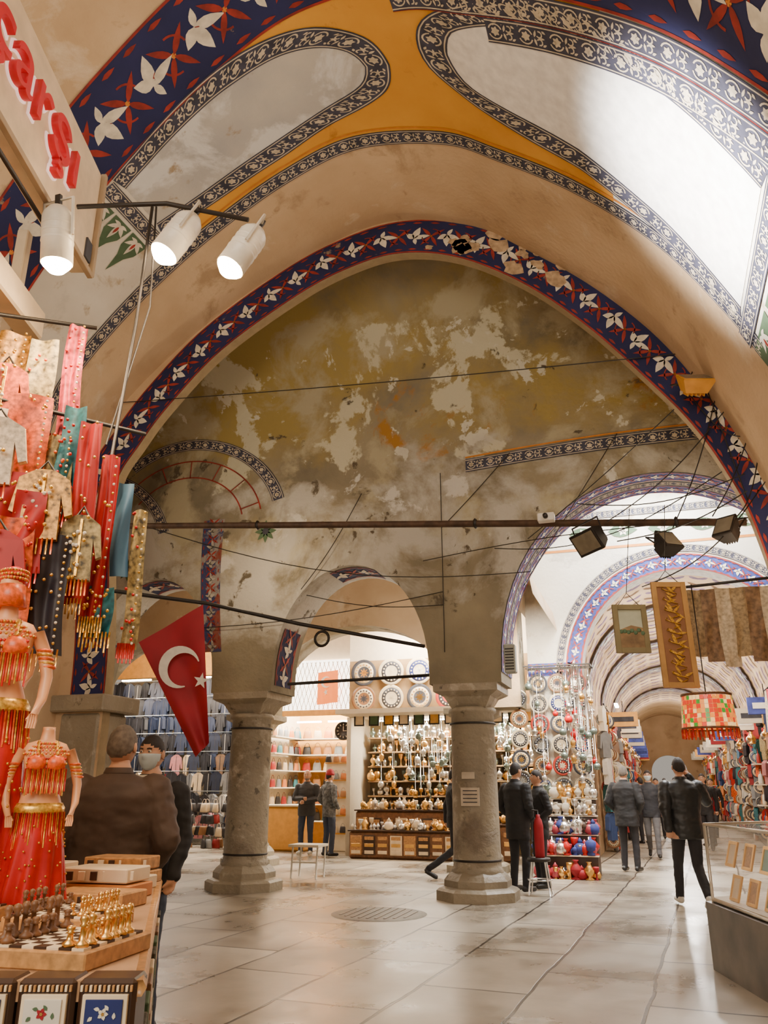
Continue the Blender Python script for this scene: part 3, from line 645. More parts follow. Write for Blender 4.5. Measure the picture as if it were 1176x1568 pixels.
cu.materials.append(M('sign_face',(.55,.004,.015),.4,emit=.05,ecol=(1,.01,.03)))
t=bpy.data.objects.new('sign_letters',cu);bpy.context.collection.objects.link(t)
t.matrix_world=TK@Matrix(((0,0,1,-1.582),(1,0,0,2.36),(0,1,0,4.32),(0,0,0,1)))
cu2=cu.copy();cu2.materials.clear();cu2.materials.append(M('sign_halo',(.85,.70,.66),.4,emit=.7,ecol=(1,.7,.66)));cu2.offset=.010;cu2.extrude=.004
t2=bpy.data.objects.new('sign_letter_glow',cu2);bpy.context.collection.objects.link(t2);t2.matrix_world=TK@Matrix(((0,0,1,-1.602),(1,0,0,2.36),(0,1,0,4.32),(0,0,0,1)))  # wider emissive copy stands in for the pale glow around the letters
t.parent=sign;t2.parent=sign
lampw=M('lamp_white',(.66,.60,.50),.4);glow=M('lamp_glow',(1,.85,.6),.5,emit=110,ecol=(1,.74,.44))
def spotlamp(P,tilt,name='track_spotlight',power=25,az=0,r=.072):
    g=G(name);T=Matrix.Translation(P)@Matrix.Rotation(az,4,'Z')@Matrix.Rotation(tilt,4,'X')
    g.lathe([(0,.20),(r*.6,.20),(r*.9,.17),(r,.15),(r,-.08),(r*.93,-.08),(r*.9,-.05)],(0,0,0),lampw,20,T)
    for z in(.02,.06,.10): g.lathe([(r,z),(r*1.03,z+.004),(r*1.03,z+.01),(r,z+.014)],(0,0,0),lampw,20,T)
    g.lathe([(0,-.13),(r*.5,-.12),(r*.88,-.09),(r*.9,-.06)],(0,0,0),glow,20,T)
    g.box((0,0,.23),(.03,.02,.08),iron,T=T)
    g.tube([T@Vector((-r-.01,0,.05)),T@Vector((-r-.01,0,.24)),T@Vector((r+.01,0,.24)),T@Vector((r+.01,0,.05))],.008,lampw)
    o=g.build()
    l=bpy.data.lights.new(name+'_bulb','SPOT');l.energy=power;l.color=(1,.74,.46);l.spot_size=2.4;l.spot_blend=.8;l.shadow_soft_size=.05
    lo=bpy.data.objects.new(name+'_bulb',l);bpy.context.collection.objects.link(lo);lo.parent=o
    lo.matrix_world=T@Matrix.Translation((0,0,-.17))
    return o
spotlamp(K(-1.52,3.10,3.82),.15,power=95)
spotlamp(K(-1.05,3.3,4.0),-.45,power=60,az=-.9);spotlamp(K(-.72,3.3,3.92),-.45,power=60,az=-.9)
g=G('lamp_bar');g.tube([K(-1.55,3.3,4.22),K(-1.1,3.3,4.24),K(-.68,3.3,4.14)],.012,iron)
g.tube([K(-1.17,3.3,4.22),K(-1.22,3.4,3.6),K(-1.3,3.5,2.9)],.008,iron);g.tube([K(-1.15,3.3,4.22),K(-1.16,3.4,3.7),K(-1.33,3.5,3.0)],.005,iron);g.build()
# ============================================================ right stall
g=G('glass_display_case')
P=[(2.74,-3.55),(3.35,-5.7),(4.1,-5.7),(4.1,-3.3),(3.4,-2.9)]
g.prism(P,lambda a,b_,s:(a,b_,.52-s*.52),M('slate_plinth',(.10,.085,.07),.35,var=.5,sc=3))
caseglass=M('case_glass',(.9,.95,.95),.05,alpha=.18)
alu=M('aluminium',(.6,.56,.48),.35,.8)
Q_=[(2.80,-3.6),(3.38,-5.65),(4.05,-5.65),(4.05,-3.3),(3.4,-2.95)]
for i in range(5):
    a=Q_[i];b_=Q_[(i+1)%5]
    g.add([(*a,.54),(*b_,.54),(*b_,1.12),(*a,1.12)],[[0,1,2,3]],caseglass)
    g.tube([(*a,.52),(*a,1.14)],.014,alu);g.tube([(*a,1.14),(*b_,1.14)],.014,alu);g.tube([(*a,.54),(*b_,.54)],.014,alu)
g.add([(a,b_,1.13) for a,b_ in Q_],[[0,1,2,3,4]],caseglass)
cloth_w=M('case_lining',(.66,.56,.42),.7)
g.prism(Q_,lambda a,b_,s:(a,b_,.54+s*.02),cloth_w)
g.build()
def frame(name,c,w,h,fm,am,ang=0,tilt=0,deco=None,d=.03,fw_=.05):
    g=G(name);T=Matrix.Translation(c)@Matrix.Rotation(ang,4,'Z')@Matrix.Rotation(tilt,4,'X')
    for sx in(-1,1): g.box((sx*(w/2-fw_/2),0,0),(fw_,d,h),fm,T=T)
    for sz in(-1,1): g.box((0,0,sz*(h/2-fw_/2)),(w-2*fw_,d,fw_),fm,T=T)
    g.box((0,.006,0),(w-1.6*fw_,d*.4,h-1.6*fw_),am,T=T)
    g.tube([T@Vector((-w*.3,0,h/2)),T@Vector((0,.02,h/2+.12)),T@Vector((w*.3,0,h/2))],.004,iron,4)
    g.tube([T@Vector((0,.02,h/2+.12)),Vector((c[0]+.1,-2.6,4.45))],.004,iron,4)
    if deco: deco(g,T)
    return g.build()
def callig(g,T):
    for i in range(9):
        z=.40-i*.1
        for a in(.5,-.7,2.2): g.poly([T@Vector((x,-.012,y)) for x,y in leaf(R.uniform(-.04,.04),z,.10,.012,a+R.uniform(-.5,.5))],goldc)
        g.tube([T@Vector((.07*math.sin(k*.9),-.012,z-.05+.1*k/6)) for k in range(7)],.006,goldc,5)
ang=math.radians(18)
frame('calligraphy_panel',(2.74,-3.74,2.8),.33,1.0,M('gilt_frame',(.46,.25,.08),.4,.3),M('callig_ground',(.24,.10,.035),.6),ang,-.05,callig)
def land(g,T):
    g.poly([T@Vector(p) for p in[(-.13,-.012,-.2),(.13,-.012,-.2),(.13,-.012,0),(0,-.012,.03),(-.13,-.012,-.02)]],M('painting_brown',(.20,.12,.05),.7,var=.5))
    for i in range(7): g.sph(T@Vector((-.1+.033*i,-.014,-.03+.02*math.sin(i*3))),(.022,.004,.02),green,8)
frame('landscape_painting',(2.36,-3.85,2.85),.32,.46,M('frame_olive',(.18,.14,.06),.5),M('painting_sky',(.40,.40,.28),.7),ang,-.05,land)
g=G('display_frames')
for i in range(6):
    t=i/5;a=Vector((2.86,-3.85,.72))*(1-t)+Vector((3.36,-5.4,.72))*t
    for z in(.66,.92):
        T=Matrix.Translation((a.x+.12,a.y,z))@Matrix.Rotation(-1.3,4,'Z')@Matrix.Rotation(-.3,4,'X')
        for sx in(-1,1): g.box((sx*.085,0,0),(.025,.015,.2),gold,T=T)
        for sz in(-1,1): g.box((0,0,sz*.09),(.17,.015,.025),gold,T=T)
        g.box((0,.003,0),(.15,.006,.16),[ivory,inlay,M('tile_teal',(.05,.25,.25),.3)][(i)%3],T=T)
g.build()
g=G('hanging_shawls')
sh=[M('shawl_beige',(.30,.205,.10),.7,var=.5,sc=30),M('shawl_cream',(.46,.36,.23),.7,var=.4,sc=30),M('shawl_brown',(.18,.10,.045),.7,var=.5,sc=25)]
for i in range(10):
    cloth(g,(2.98+.13*i,-3.3-.04*i,3.30-.01*i),.15,.66+.05*(i%3),ang*.3,sh[(i*2)%3],1,.012,seed=i,pinch=1,sway=.01)
g.tube([(2.6,-3.3,3.32),(4.05,-3.6,3.32)],.015,iron)
g.build()
g=G('mosaic_lampshade')
lm=[M('lamp_amber',(.8,.25,.02),.3,emit=.9,ecol=(1,.28,.03)),M('lamp_red',(.6,.03,.01),.3,emit=.7,ecol=(1,.05,.01)),M('lamp_green',(.05,.25,.05),.3,emit=.4,ecol=(.1,.6,.05)),M('lamp_cream',(.8,.5,.2),.3,emit=1.2,ecol=(1,.6,.2))]
for j in range(7):
    for i in range(40):
        a=2*math.pi*i/40;a2=2*math.pi*(i+.92)/40;z=1.95+.04*j;r0=.24-.0035*j;r1=.24-.0035*(j+1)
        g.add([(2.95+r0*math.cos(a),-3.65+r0*math.sin(a),z),(2.95+r0*math.cos(a2),-3.65+r0*math.sin(a2),z),(2.95+r1*math.cos(a2),-3.65+r1*math.sin(a2),z+.037),(2.95+r1*math.cos(a),-3.65+r1*math.sin(a),z+.037)],[[0,1,2,3]],lm[[1,0,0,1,2,3][R.randrange(6)]])
g.lathe([(.235,0),(.245,.005),(.245,.02),(.235,.02)],(2.95,-3.65,1.935),wood,28);g.lathe([(.21,0),(.222,.005),(.222,.02),(.21,.02)],(2.95,-3.65,2.23),wood,28)
for i in range(36):
    a=2*math.pi*i/36;g.tube([(2.95+.24*math.cos(a),-3.65+.24*math.sin(a),1.94),(2.95+.24*math.cos(a),-3.65+.24*math.sin(a),1.86)],.008,[oredr,redc][i%2],4)
g.tube([(2.95,-3.65,2.24),(2.95,-3.55,3.3)],.006,iron);g.build()
def flood(name,P,az,tilt,body,w=.36):
    g=G(name);T=Matrix.Translation(P)@Matrix.Rotation(az,4,'Z')@Matrix.Rotation(tilt,4,'X')
    vs=[(-w/2,-.07,-.14),(w/2,-.07,-.14),(w/2,-.07,.14),(-w/2,-.07,.14),(-w/3,.09,-.09),(w/3,.09,-.09),(w/3,.09,.09),(-w/3,.09,.09)]
    g.add(vs,[[4,5,6,7],[0,1,5,4],[1,2,6,5],[2,3,7,6],[3,0,4,7]],body,False,T)
    g.box((0,-.075,0),(w*.98,.02,.28),body,T=T);g.box((0,-.083,0),(w*.85,.012,.22),M('flood_glass',(.20,.17,.12),.15),T=T)
    for k in range(5): g.box((-w/4+k*w/8,.10,0),(.01,.05,.16),body,T=T)
    g.tube([T@Vector((-w/2-.02,0,0)),T@Vector((-w/2-.02,.05,.2)),T@Vector((w/2+.02,.05,.2)),T@Vector((w/2+.02,0,0))],.01,iron)
    return g.build()
flood('floodlight',(3.30,-2.95,5.72),.3,-.9,M('flood_yellow',(.60,.27,.03),.4))
flood('floodlight',(2.0,-2.5,4.15),-.9,.6,iron,.46);flood('floodlight',(3.42,-2.9,4.0),-.6,-.6,iron,.22);flood('floodlight',(2.8,-2.9,3.9),.6,-.7,iron,.22)
g=G('security_camera');g.box((1.5,-2.4,4.5),(.2,.12,.1),lampw);g.lathe([(0,0),(.03,0),(.03,.05),(0,.05)],(1.5,-2.46,4.5),iron,12,Matrix.Rotation(math.pi/2,4,'X'));g.build()
# ============================================================ rear shops
yel=M('shop_yellow',(.74,.36,.07),.6,var=.1);wht=M('shop_white',(.70,.60,.44),.6,var=.05)
liteo=M('backlit_screen',(.95,.92,.85),.6,emit=5,ecol=(1,.92,.80));tubel=M('assumed_tube_light',(1,.95,.85),.5,emit=40,ecol=(1,.88,.66))  # shop tube lights are assumed fixtures, added for glow
g=G('wall_copper_shop');
g.prism([(-4.3,4.3),(-4.3,6.7),(.25,6.7),(.25,4.3)],lambda a,b_,s:(a,6.5+s*.15,b_),wht)
g.prism([(-4.3,3.0),(-4.3,4.3),(1.05,4.3),(1.05,3.0)],lambda a,b_,s:(a,6.5+s*.1,b_),M('shop_board',(.34,.21,.09),.7))
g.prism([(-4.3,0),(-4.3,3.0),(1.05,3.0),(1.05,0)],lambda a,b_,s:(a,7.9+s*.1,b_),M('shop_backing',(.18,.135,.07),.7))
g.prism([(6.5,0),(8,0),(8,3.0),(6.5,3.0)],lambda a,b_,s:(-4.35+s*.1,a,b_),wht)
g.prism([(5.6,3.0),(8,3.0),(8,3.1),(5.6,3.1)],lambda a,b_,s:(-4.3+s*5.3,a,b_),wht)
g.build()
def plate(g,P,r,mats):
    T=Matrix.Rotation(math.pi/2,4,'X')
    g.lathe([(0,.0),(r*.4,.0),(r*.45,.015),(r*.8,.02),(r,.05),(r,.06),(r*.8,.035),(0,.02)],P,mats[0],28,T)
    g.lathe([(r*.48,.022),(r*.78,.027),(r*.78,.04),(r*.48,.03)],P,mats[1],28,T)
    for i in range(16):
        a=2*math.pi*i/16;d=T@Vector((r*.63*math.cos(a),r*.63*math.sin(a),.035));g.sph(Vector(P)+d,(r*.07,r*.07,r*.07),mats[2],6)
    for i in range(8):
        a=2*math.pi*i/8;g.poly([Vector(P)+T@Vector((x,y,.028)) for x,y in leaf(0,0,r*.38,r*.06,a)],mats[2])
ptm=[(dk,M('plate_cream',(.62,.50,.31),.4),gold),(MC['plate_cream'],tilem,white),(M('plate_brown',(.22,.10,.04),.4),MC['plate_cream'],dk),(M('plate_pewter',(.25,.23,.19),.35,.6),dk,silver),(M('plate_red',(.36,.03,.015),.4),dk,ivory),(MC['plate_cream'],dk,MC['plate_cream'])]
g=G('wall_plates')
for i in range(6):
    plate(g,(-3.9+i*.68,6.42,4.0),.31,ptm[[0,5,1,2,5,3][i]])
    plate(g,(-3.9+i*.68,6.42,3.4),.30,ptm[[2,5,0,4,1,0][i]])
g.build()
g=G('pier_plates')
for i in range(3):
    for j in range(6): plate(g,(.48+i*.36,3.93,3.30-j*.37),.178,ptm[(i*2+j*5)%6])
for j in range(6): plate(g,(.14,3.62,3.0-j*.36),.17,ptm[[3,2,5,0,3,1][j]])
g.tube([(.14,3.68,0.0),(.14,3.68,3.2)],.02,iron)
g.build()
g=G('picture_row')
for i in range(14):
    x=-4.0+i*.36
    for sx in(-1,1): g.box((x+sx*.11,6.38,2.92),(.03,.03,.28),iron);g.box((x,6.38,2.92+sx*.125),(.2,.03,.03),iron)
    g.box((x,6.385,2.92),(.2,.015,.24),[ivory,green,gold][i%3])
g.build()
pew=M('pewter',(.2,.25,.22),.3,.8)
g=G('metalware_display')
for sh_ in range(7):
    z=.6+.33*sh_
    g.box((-1.7,7.55,z-.02),(4.8,.5,.03),M('shelf_wood',(.36,.21,.08),.5))
    for i in range(34): vase(g,(-4.0+i*.14+R.uniform(-.03,.03),7.42+R.uniform(-.12,.12),z),.15+.15*R.random(),[silver,gold,silver,pew,gold][R.randrange(5)],R.randrange(4),8)
for i in range(130):
    x=R.uniform(-3.6,.9);y=R.uniform(6.7,7.1);z=R.uniform(1.4,2.9)
    g.tube([(x,y,2.98),(x,y,z)],.006,silver,4);vase(g,(x,y,z-.2),.20,[silver,gold,pew,silver,pew][i%5],i,8)
for x in(-3.4,-2.2,-1.0,.2): g.box((x,7.1,2.95),(.9,.06,.04),tubel)
g.build()
g=G('souvenir_counter')
for a,b_,y,z in((-4.0,-1.4,6.0,.55),(-4.0,-1.4,6.4,.95),(-1.3,-.4,6.0,.7)):
    g.box(((a+b_)/2,y,z/2),(b_-a,.45,z),wood)
    g.box(((a+b_)/2,y,z+.01),(b_-a+.04,.5,.03),dinlay)
    for k in range(int((b_-a)/.3)): 
        g.box((a+.17+k*.3,y-.23,z*.5),(.26,.03,z*.7),[inlay,dinlay,wood,ivory][k%4])
        for j in range(3): g.box((a+.17+k*.3,y-.25,z*.25+j*z*.25),(.2,.02,z*.12),[ivory,gold,inlay][j])
    for i in range(int((b_-a)*14)):
        vase(g,(a+.05+i*.07,y+R.uniform(-.17,.17),z+.025),.1+.16*R.random(),[gold,silver,gold,ivory,silver][R.randrange(5)],R.randrange(4),8)
g.build()
g=G('lantern_table')
lv=[(3.15,.0),(3.30,.36),(3.48,.68),(3.66,.98),(3.80,1.26)]
for y,z in lv[1:]: g.box((.85,y,z-.012),(1.10,.17,.02),wht);g.box((.85,y+.03,(z-.02)/2),(1.06,.10,z-.03),dinlay)
gp=M('glass_pink',(.40,.05,.07),.2)
for l,(y,z) in enumerate(lv):
    for i in range(13 if l else 10):
        x=.36+i*(.98/(12 if l else 9))
        for m in range(2):
            m_=[[redc,gp,fred,silver,gold],[redc,gp,blue2,silver,fred],[silver,blue2,white,gp,dinlay],[silver,white,gold,silver,ivory],[silver,white,gold,pew,ivory]][l][R.randrange(5)]
            vase(g,(x+R.uniform(-.02,.02),y-.04+m*.07,z+.001),.15+.15*R.random(),m_,R.randrange(4),10)
g.build()
g=G('hanging_lanterns')
for i in range(60):
    x=.95+.55*R.random() if i%3 else R.uniform(.35,1.5);y=3.3+R.random()*.45;z=R.uniform(1.65,3.4)
    g.tube([(x,y,3.55),(x,y,z)],.004,silver,4);vase(g,(x,y,z-.16),.12+.06*R.random(),[silver,pew,silver,gold,white,redc,silver,pew][i%8],i,8)
for i in range(22):
    x=R.uniform(.8,1.5);y=3.3+R.random()*.4;z=R.uniform(1.9,3.3)
    for k in range(6): g.sph((x,y,z-.05*k),.014,[white,silver,redc][i%3],5)
for y in(3.3,3.6,3.80): g.tube([(.3,y,3.55),(1.5,y,3.55)],.015,iron)
g.tube([(1.5,3.3,3.55),(1.5,3.85,3.55)],.015,iron);g.build()
g=G('wall_bag_shop')
g.prism([(-7.2,0),(-7.2,6.6),(-4.4,6.6),(-4.4,0)],lambda a,b_,s:(a,10+s*.1,b_),yel)
g.prism([(7.75,0),(10,0),(10,4.2),(7.75,4.2)],lambda a,b_,s:(-7.2+s*.1,a,b_),wht)
g.prism([(-7.2,4.6),(-7.2,6.7),(-4.4,6.7),(-4.4,4.6)],lambda a,b_,s:(a,7.8+s*.1,b_),wht)
g.build()
g=G('backlit_lattice_screen')
g.box((-5.8,7.62,3.9),(2.7,.03,1.3),liteo)
for i in range(22):
    a=-7.1+i*.12;g.tube([(a,7.58,3.3),(a+.4,7.58,4.5)],.008,wht,4);g.tube([(a+.4,7.58,3.3),(a,7.58,4.5)],.008,wht,4)
g.box((-5.8,7.56,3.22),(2.75,.1,.14),yel);g.build()
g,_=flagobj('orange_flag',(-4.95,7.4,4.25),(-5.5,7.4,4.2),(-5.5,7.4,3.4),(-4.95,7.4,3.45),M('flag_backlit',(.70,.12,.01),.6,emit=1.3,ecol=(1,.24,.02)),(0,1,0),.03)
pl=[]
for o_,i_ in V_: pl.append((-5.25+o_[0]*.5,7.34,3.95+o_[1]*.5));pl.append((-5.25+i_[0]*.5,7.34,3.95+i_[1]*.5))
g.add(pl,[[2*i,2*i+1,2*i+3,2*i+2] for i in range(len(V_)-1)],fw)
g.poly([(-5.25+a*.55,7.34,3.7+b_*.8) for a,b_ in [(x-.36,y) for x,y in st]],fw);g.build()
g=G('wall_clock');T=Matrix.Translation((-4.75,7.35,2.75))@Matrix.Rotation(math.pi/2,4,'X')
g.lathe([(0,0),(.22,0),(.22,.05),(.19,.055),(.19,.03),(0,.03)],(0,0,0),iron,28,T)
for i in range(12):
    a=i*math.pi/6;g.box((.15*math.cos(a),.15*math.sin(a),.035),(.04,.012,.01),ivory,a,T)
g.box((0,.05,.04),(.012,.12,.008),ivory,T=T);g.box((.04,0,.04),(.09,.012,.008),ivory,T=T);g.build()
def bagshape(g,P,w,h,mat,ang=0):
    T=Matrix.Translation(P)@Matrix.Rotation(ang,4,'Z')
    ellloft(g,[(0,0,0,w*.5,w*.2),(0,0,h*.1,w*.55,w*.24),(0,0,h*.6,w*.45,w*.18),(0,0,h*.72,w*.38,w*.08)],T,mat,12)
    g.tube([T@Vector((w*.3*math.cos(t),0,h*.7+h*.35*math.sin(t))) for t in [k*math.pi/6 for k in range(7)]],w*.03,mat,5)
bagc=[M('bag_tan',(.34,.15,.05),.5),M('bag_teal',(.03,.15,.17),.5),M('bag_red',(.30,.015,.012),.5),M('bag_cream',(.55,.41,.25),.5),M('bag_black',(.022,.018,.018),.5),M('bag_orange',(.5,.15,.03),.5),M('bag_grey',(.2,.2,.2),.5)]
g=G('handbag_shelves')
for k in range(6):
    z=.6+.42*k
    g.box((-5.9,9.6,z-.015),(2.4,.6,.03),wht)
    for i in range(8): bagshape(g,(-6.95+i*.31,9.5,z),.24,.30,bagc[R.randrange(7)])
    g.box((-6.9,8.7,z-.015),(.3,2,.03),wht)
    for i in range(5): bagshape(g,(-6.88,7.9+i*.36,z),.22,.28,bagc[R.randrange(7)],1.5)
g.box((-4.85,7.6,1.1),(.8,.3,2.2),wht)
for k in range(5):
    g.box((-4.85,7.43,.4+.4*k),(.8,.05,.03),yel)
    for i in range(4): bagshape(g,(-5.15+i*.2,7.38,.42+.4*k),.15,.2,bagc[R.randrange(7)])
g.box((-6.3,7.4,.5),(1.3,.5,1.0),yel);g.box((-6.3,7.4,1.02),(1.36,.56,.04),wht)
for x in(-6.3,-5.4): g.box((x,8.8,3.1),(.7,.06,.04),tubel)
g.build()
gm=[M('jacket_navy',(.012,.018,.040),.5),M('jacket_black',(.012,.011,.013),.5),M('jacket_white',(.55,.50,.42),.6),M('shirt_blue',(.025,.05,.14),.7),M('shirt_red',(.28,.015,.015),.7),M('shirt_pink',(.36,.13,.13),.7),M('shirt_grey',(.16,.155,.15),.7),M('shirt_brown',(.15,.08,.04),.7)]
g=G('wall_clothes_shop');g.prism([(-14,0),(-14,6.7),(-7.3,6.7),(-7.3,0)],lambda a,b_,s:(a,11+s*.1,b_),M('clothes_backing',(.40,.33,.22),.7));
g.prism([(-14,4.3),(-14,6.7),(-7.3,6.7),(-7.3,4.3)],lambda a,b_,s:(a,7.6+s*.1,b_),yel);g.build()
g=G('hanging_clothes')
dark=gm[:2]*4+[gm[6],gm[7],bagc[4],bagc[4],gm[2],bagc[3],bagc[6],gm[4],gm[5]]
for r_ in range(8):
    z=4.4-.52*r_
    g.tube([(-13.5,9.4-r_*.14,z+.06),(-7.4,9.4-r_*.14,z+.06)],.012,silver,5)
    for i in range(22): garment(g,(-13.3+i*.275+R.uniform(-.05,.05),9.4-r_*.14+R.uniform(-.06,.06),z+R.uniform(-.04,.04)),.34,.56,(gm[:2] if r_<4 else dark)[R.randrange(2 if r_<4 else len(dark))],R.uniform(-.6,.6),.12,MC['jacket_white'] if R.random()<.25 else dk)
for x in(-12,-10,-8.4): g.box((x,9.0,4.45),(1.0,.06,.04),tubel)
g.build()
g=G('bag_heap')
for i in range(130): bagshape(g,(R.uniform(-11.5,-7.6),8.0-R.random()*.6,(i%4)*.28),.24,.30,bagc[[3,4,6,4,2,0,4][R.randrange(7)]],R.uniform(-.9,.9))
g.build()
def stallrow(name,xf,ds,q0,q1,seed):
    g=G(name);rr_=random.Random(seed);q=q0
    allc=gm[2:]+cols[:2]+cols[3:]+bagc+[MC['jacket_white'],MC['bag_cream'],wht]
    while q<q1:
        x=xf+ds*.22*rr_.random();k=rr_.randrange(5)
        if k<2:
            for z in(3.2,2.62,2.05,1.48,.9): garment(g,(x,q,z),.38,.55,allc[rr_.randrange(len(allc))],math.pi/2*(-ds)+rr_.uniform(-.9,.9),.12)
        elif k==2:
            for m in range(3): cloth(g,(x,q+m*.14,3.2-rr_.random()*.5),.22,1.2+rr_.random(),math.pi/2+rr_.uniform(-.5,.5),allc[rr_.randrange(len(allc))],3,.03,seed=q+m)
        elif k==3:
            for z in(.0,.5,1.0,1.5,2.0): 
                for m in range(2): bagshape(g,(x,q+m*.25-.1,z+.02),.24,.34,allc[rr_.randrange(len(allc))],1.5)
            for z in(.5,1.0,1.5,2.0): g.box((x,q,z),(.3,.55,.03),wht)
            for m in range(3): vase(g,(x+ds*.1,q-.15+m*.14,2.5),.3,[gold,silver,redc][m],m,8)
        else:
            for z in np.arange(.3,3.1,.38):
                plate(g,(x,q,float(z)),.16,ptm[rr_.randrange(6)])
                g.tube([(x,q,float(z)),(x,q,float(z)+.38)],.006,iron,4)
        q+=.36
    g.tube([(xf+ds*.1,q0,3.25),(xf+ds*.1,q1,3.25)],.02,iron)
    q=q0+1
    while q<q1: 
        g.box((xf+ds*.35,q,3.3),(.08,.7,.05),tubel)
        c_=[MC['jacket_white'],fred,yel,blue2,wht][rr_.randrange(5)]
        g.box((xf+ds*.45,q+1.0,3.05),(.7,.06,.35),c_);g.box((xf+ds*.45,q+.965,3.05),(.5,.02,.12),[dk,fw][rr_.randrange(2)])
        g.tube([(xf+ds*.45,q+1.0,3.22),(xf+ds*.45,q+1.0,3.5)],.01,iron,4)
        q+=2.6
    return g.build()
stallrow('right_shop_goods',5.2,-1,5.0,38,3);stallrow('right_stall_goods',5.3,-1,.9,2.6,5);stallrow('left_shop_goods',1.35,1,7.8,38,4)
g=G('market_stall_table')
g.box((4.45,1.7,.42),(.7,1.9,.84),M('stall_front',(.50,.42,.31),.6));g.box((4.45,1.7,.86),(.76,1.96,.04),wht)
for i in range(90): vase(g,(4.15+.6*R.random(),.85+1.7*R.random(),.885),.12+.2*R.random(),[gold,redc,blue2,white,oredr][R.randrange(5)],R.randrange(4),8)
for i in range(8): cloth(g,(4.25,.8+i*.25,2.9),.24,1.0+.3*(i%3),math.pi/2+.3,([sh[1],MC['jacket_white'],MC['bag_cream'],cols[3]]+cols[:4])[i],2,.03,seed=i)
g.tube([(4.25,.65,2.92),(4.25,2.8,2.92)],.015,iron);g.tube([(4.25,.65,2.92),(4.25,.65,.9)],.015,iron);g.tube([(4.25,2.8,2.92),(4.25,2.8,.9)],.015,iron)
g.build()
# ============================================================ stools etc
g=G('metal_stool')
sx,sy=.72,.9
g.lathe([(0,.44),(.16,.44),(.17,.46),(.16,.49),(0,.49)],(sx,sy,0),iron,20)
for i in range(4):
    a=math.pi/4+i*math.pi/2;g.tube([(sx+.13*math.cos(a),sy+.13*math.sin(a),.45),(sx+.21*math.cos(a),sy+.21*math.sin(a),0.005)],.012,silver)
g.tube([(sx+.17*math.cos(t),sy+.17*math.sin(t),.2) for t in [k*math.pi/6 for k in range(13)]],.01,silver)
g.build()
g=G('fire_extinguisher')
g.lathe([(0,0),(.065,0),(.07,.02),(.07,.42),(.055,.5),(.03,.54),(.03,.58),(0,.58)],(.74,.9,.49),fred,20)
g.tube([(.74,.9,1.06),(.74,.9,1.12),(.66,.88,1.13)],.014,iron);g.tube([(.74,.9,1.09),(.66,.86,1.0),(.645,.86,.7)],.012,iron);g.build()
g=G('small_side_table')
for x in(-3.55,-3.1):
    for y in(1.8,2.15): g.tube([(x,y,.005),(x+.02,y,.5)],.016,lampw)
g.box((-3.32,1.97,.51),(.55,.45,.04),wht);g.tube([(-3.55,1.8,.25),(-3.1,1.8,.25)],.012,lampw);g.build()
g=G('loudspeaker');g.box((.66,-.36,3.15),(.16,.16,.4),M('speaker_grey',(.3,.31,.27),.6))
for k in range(8): g.box((.66,-.445,3.0+.04*k),(.12,.01,.015),iron)
g.build()
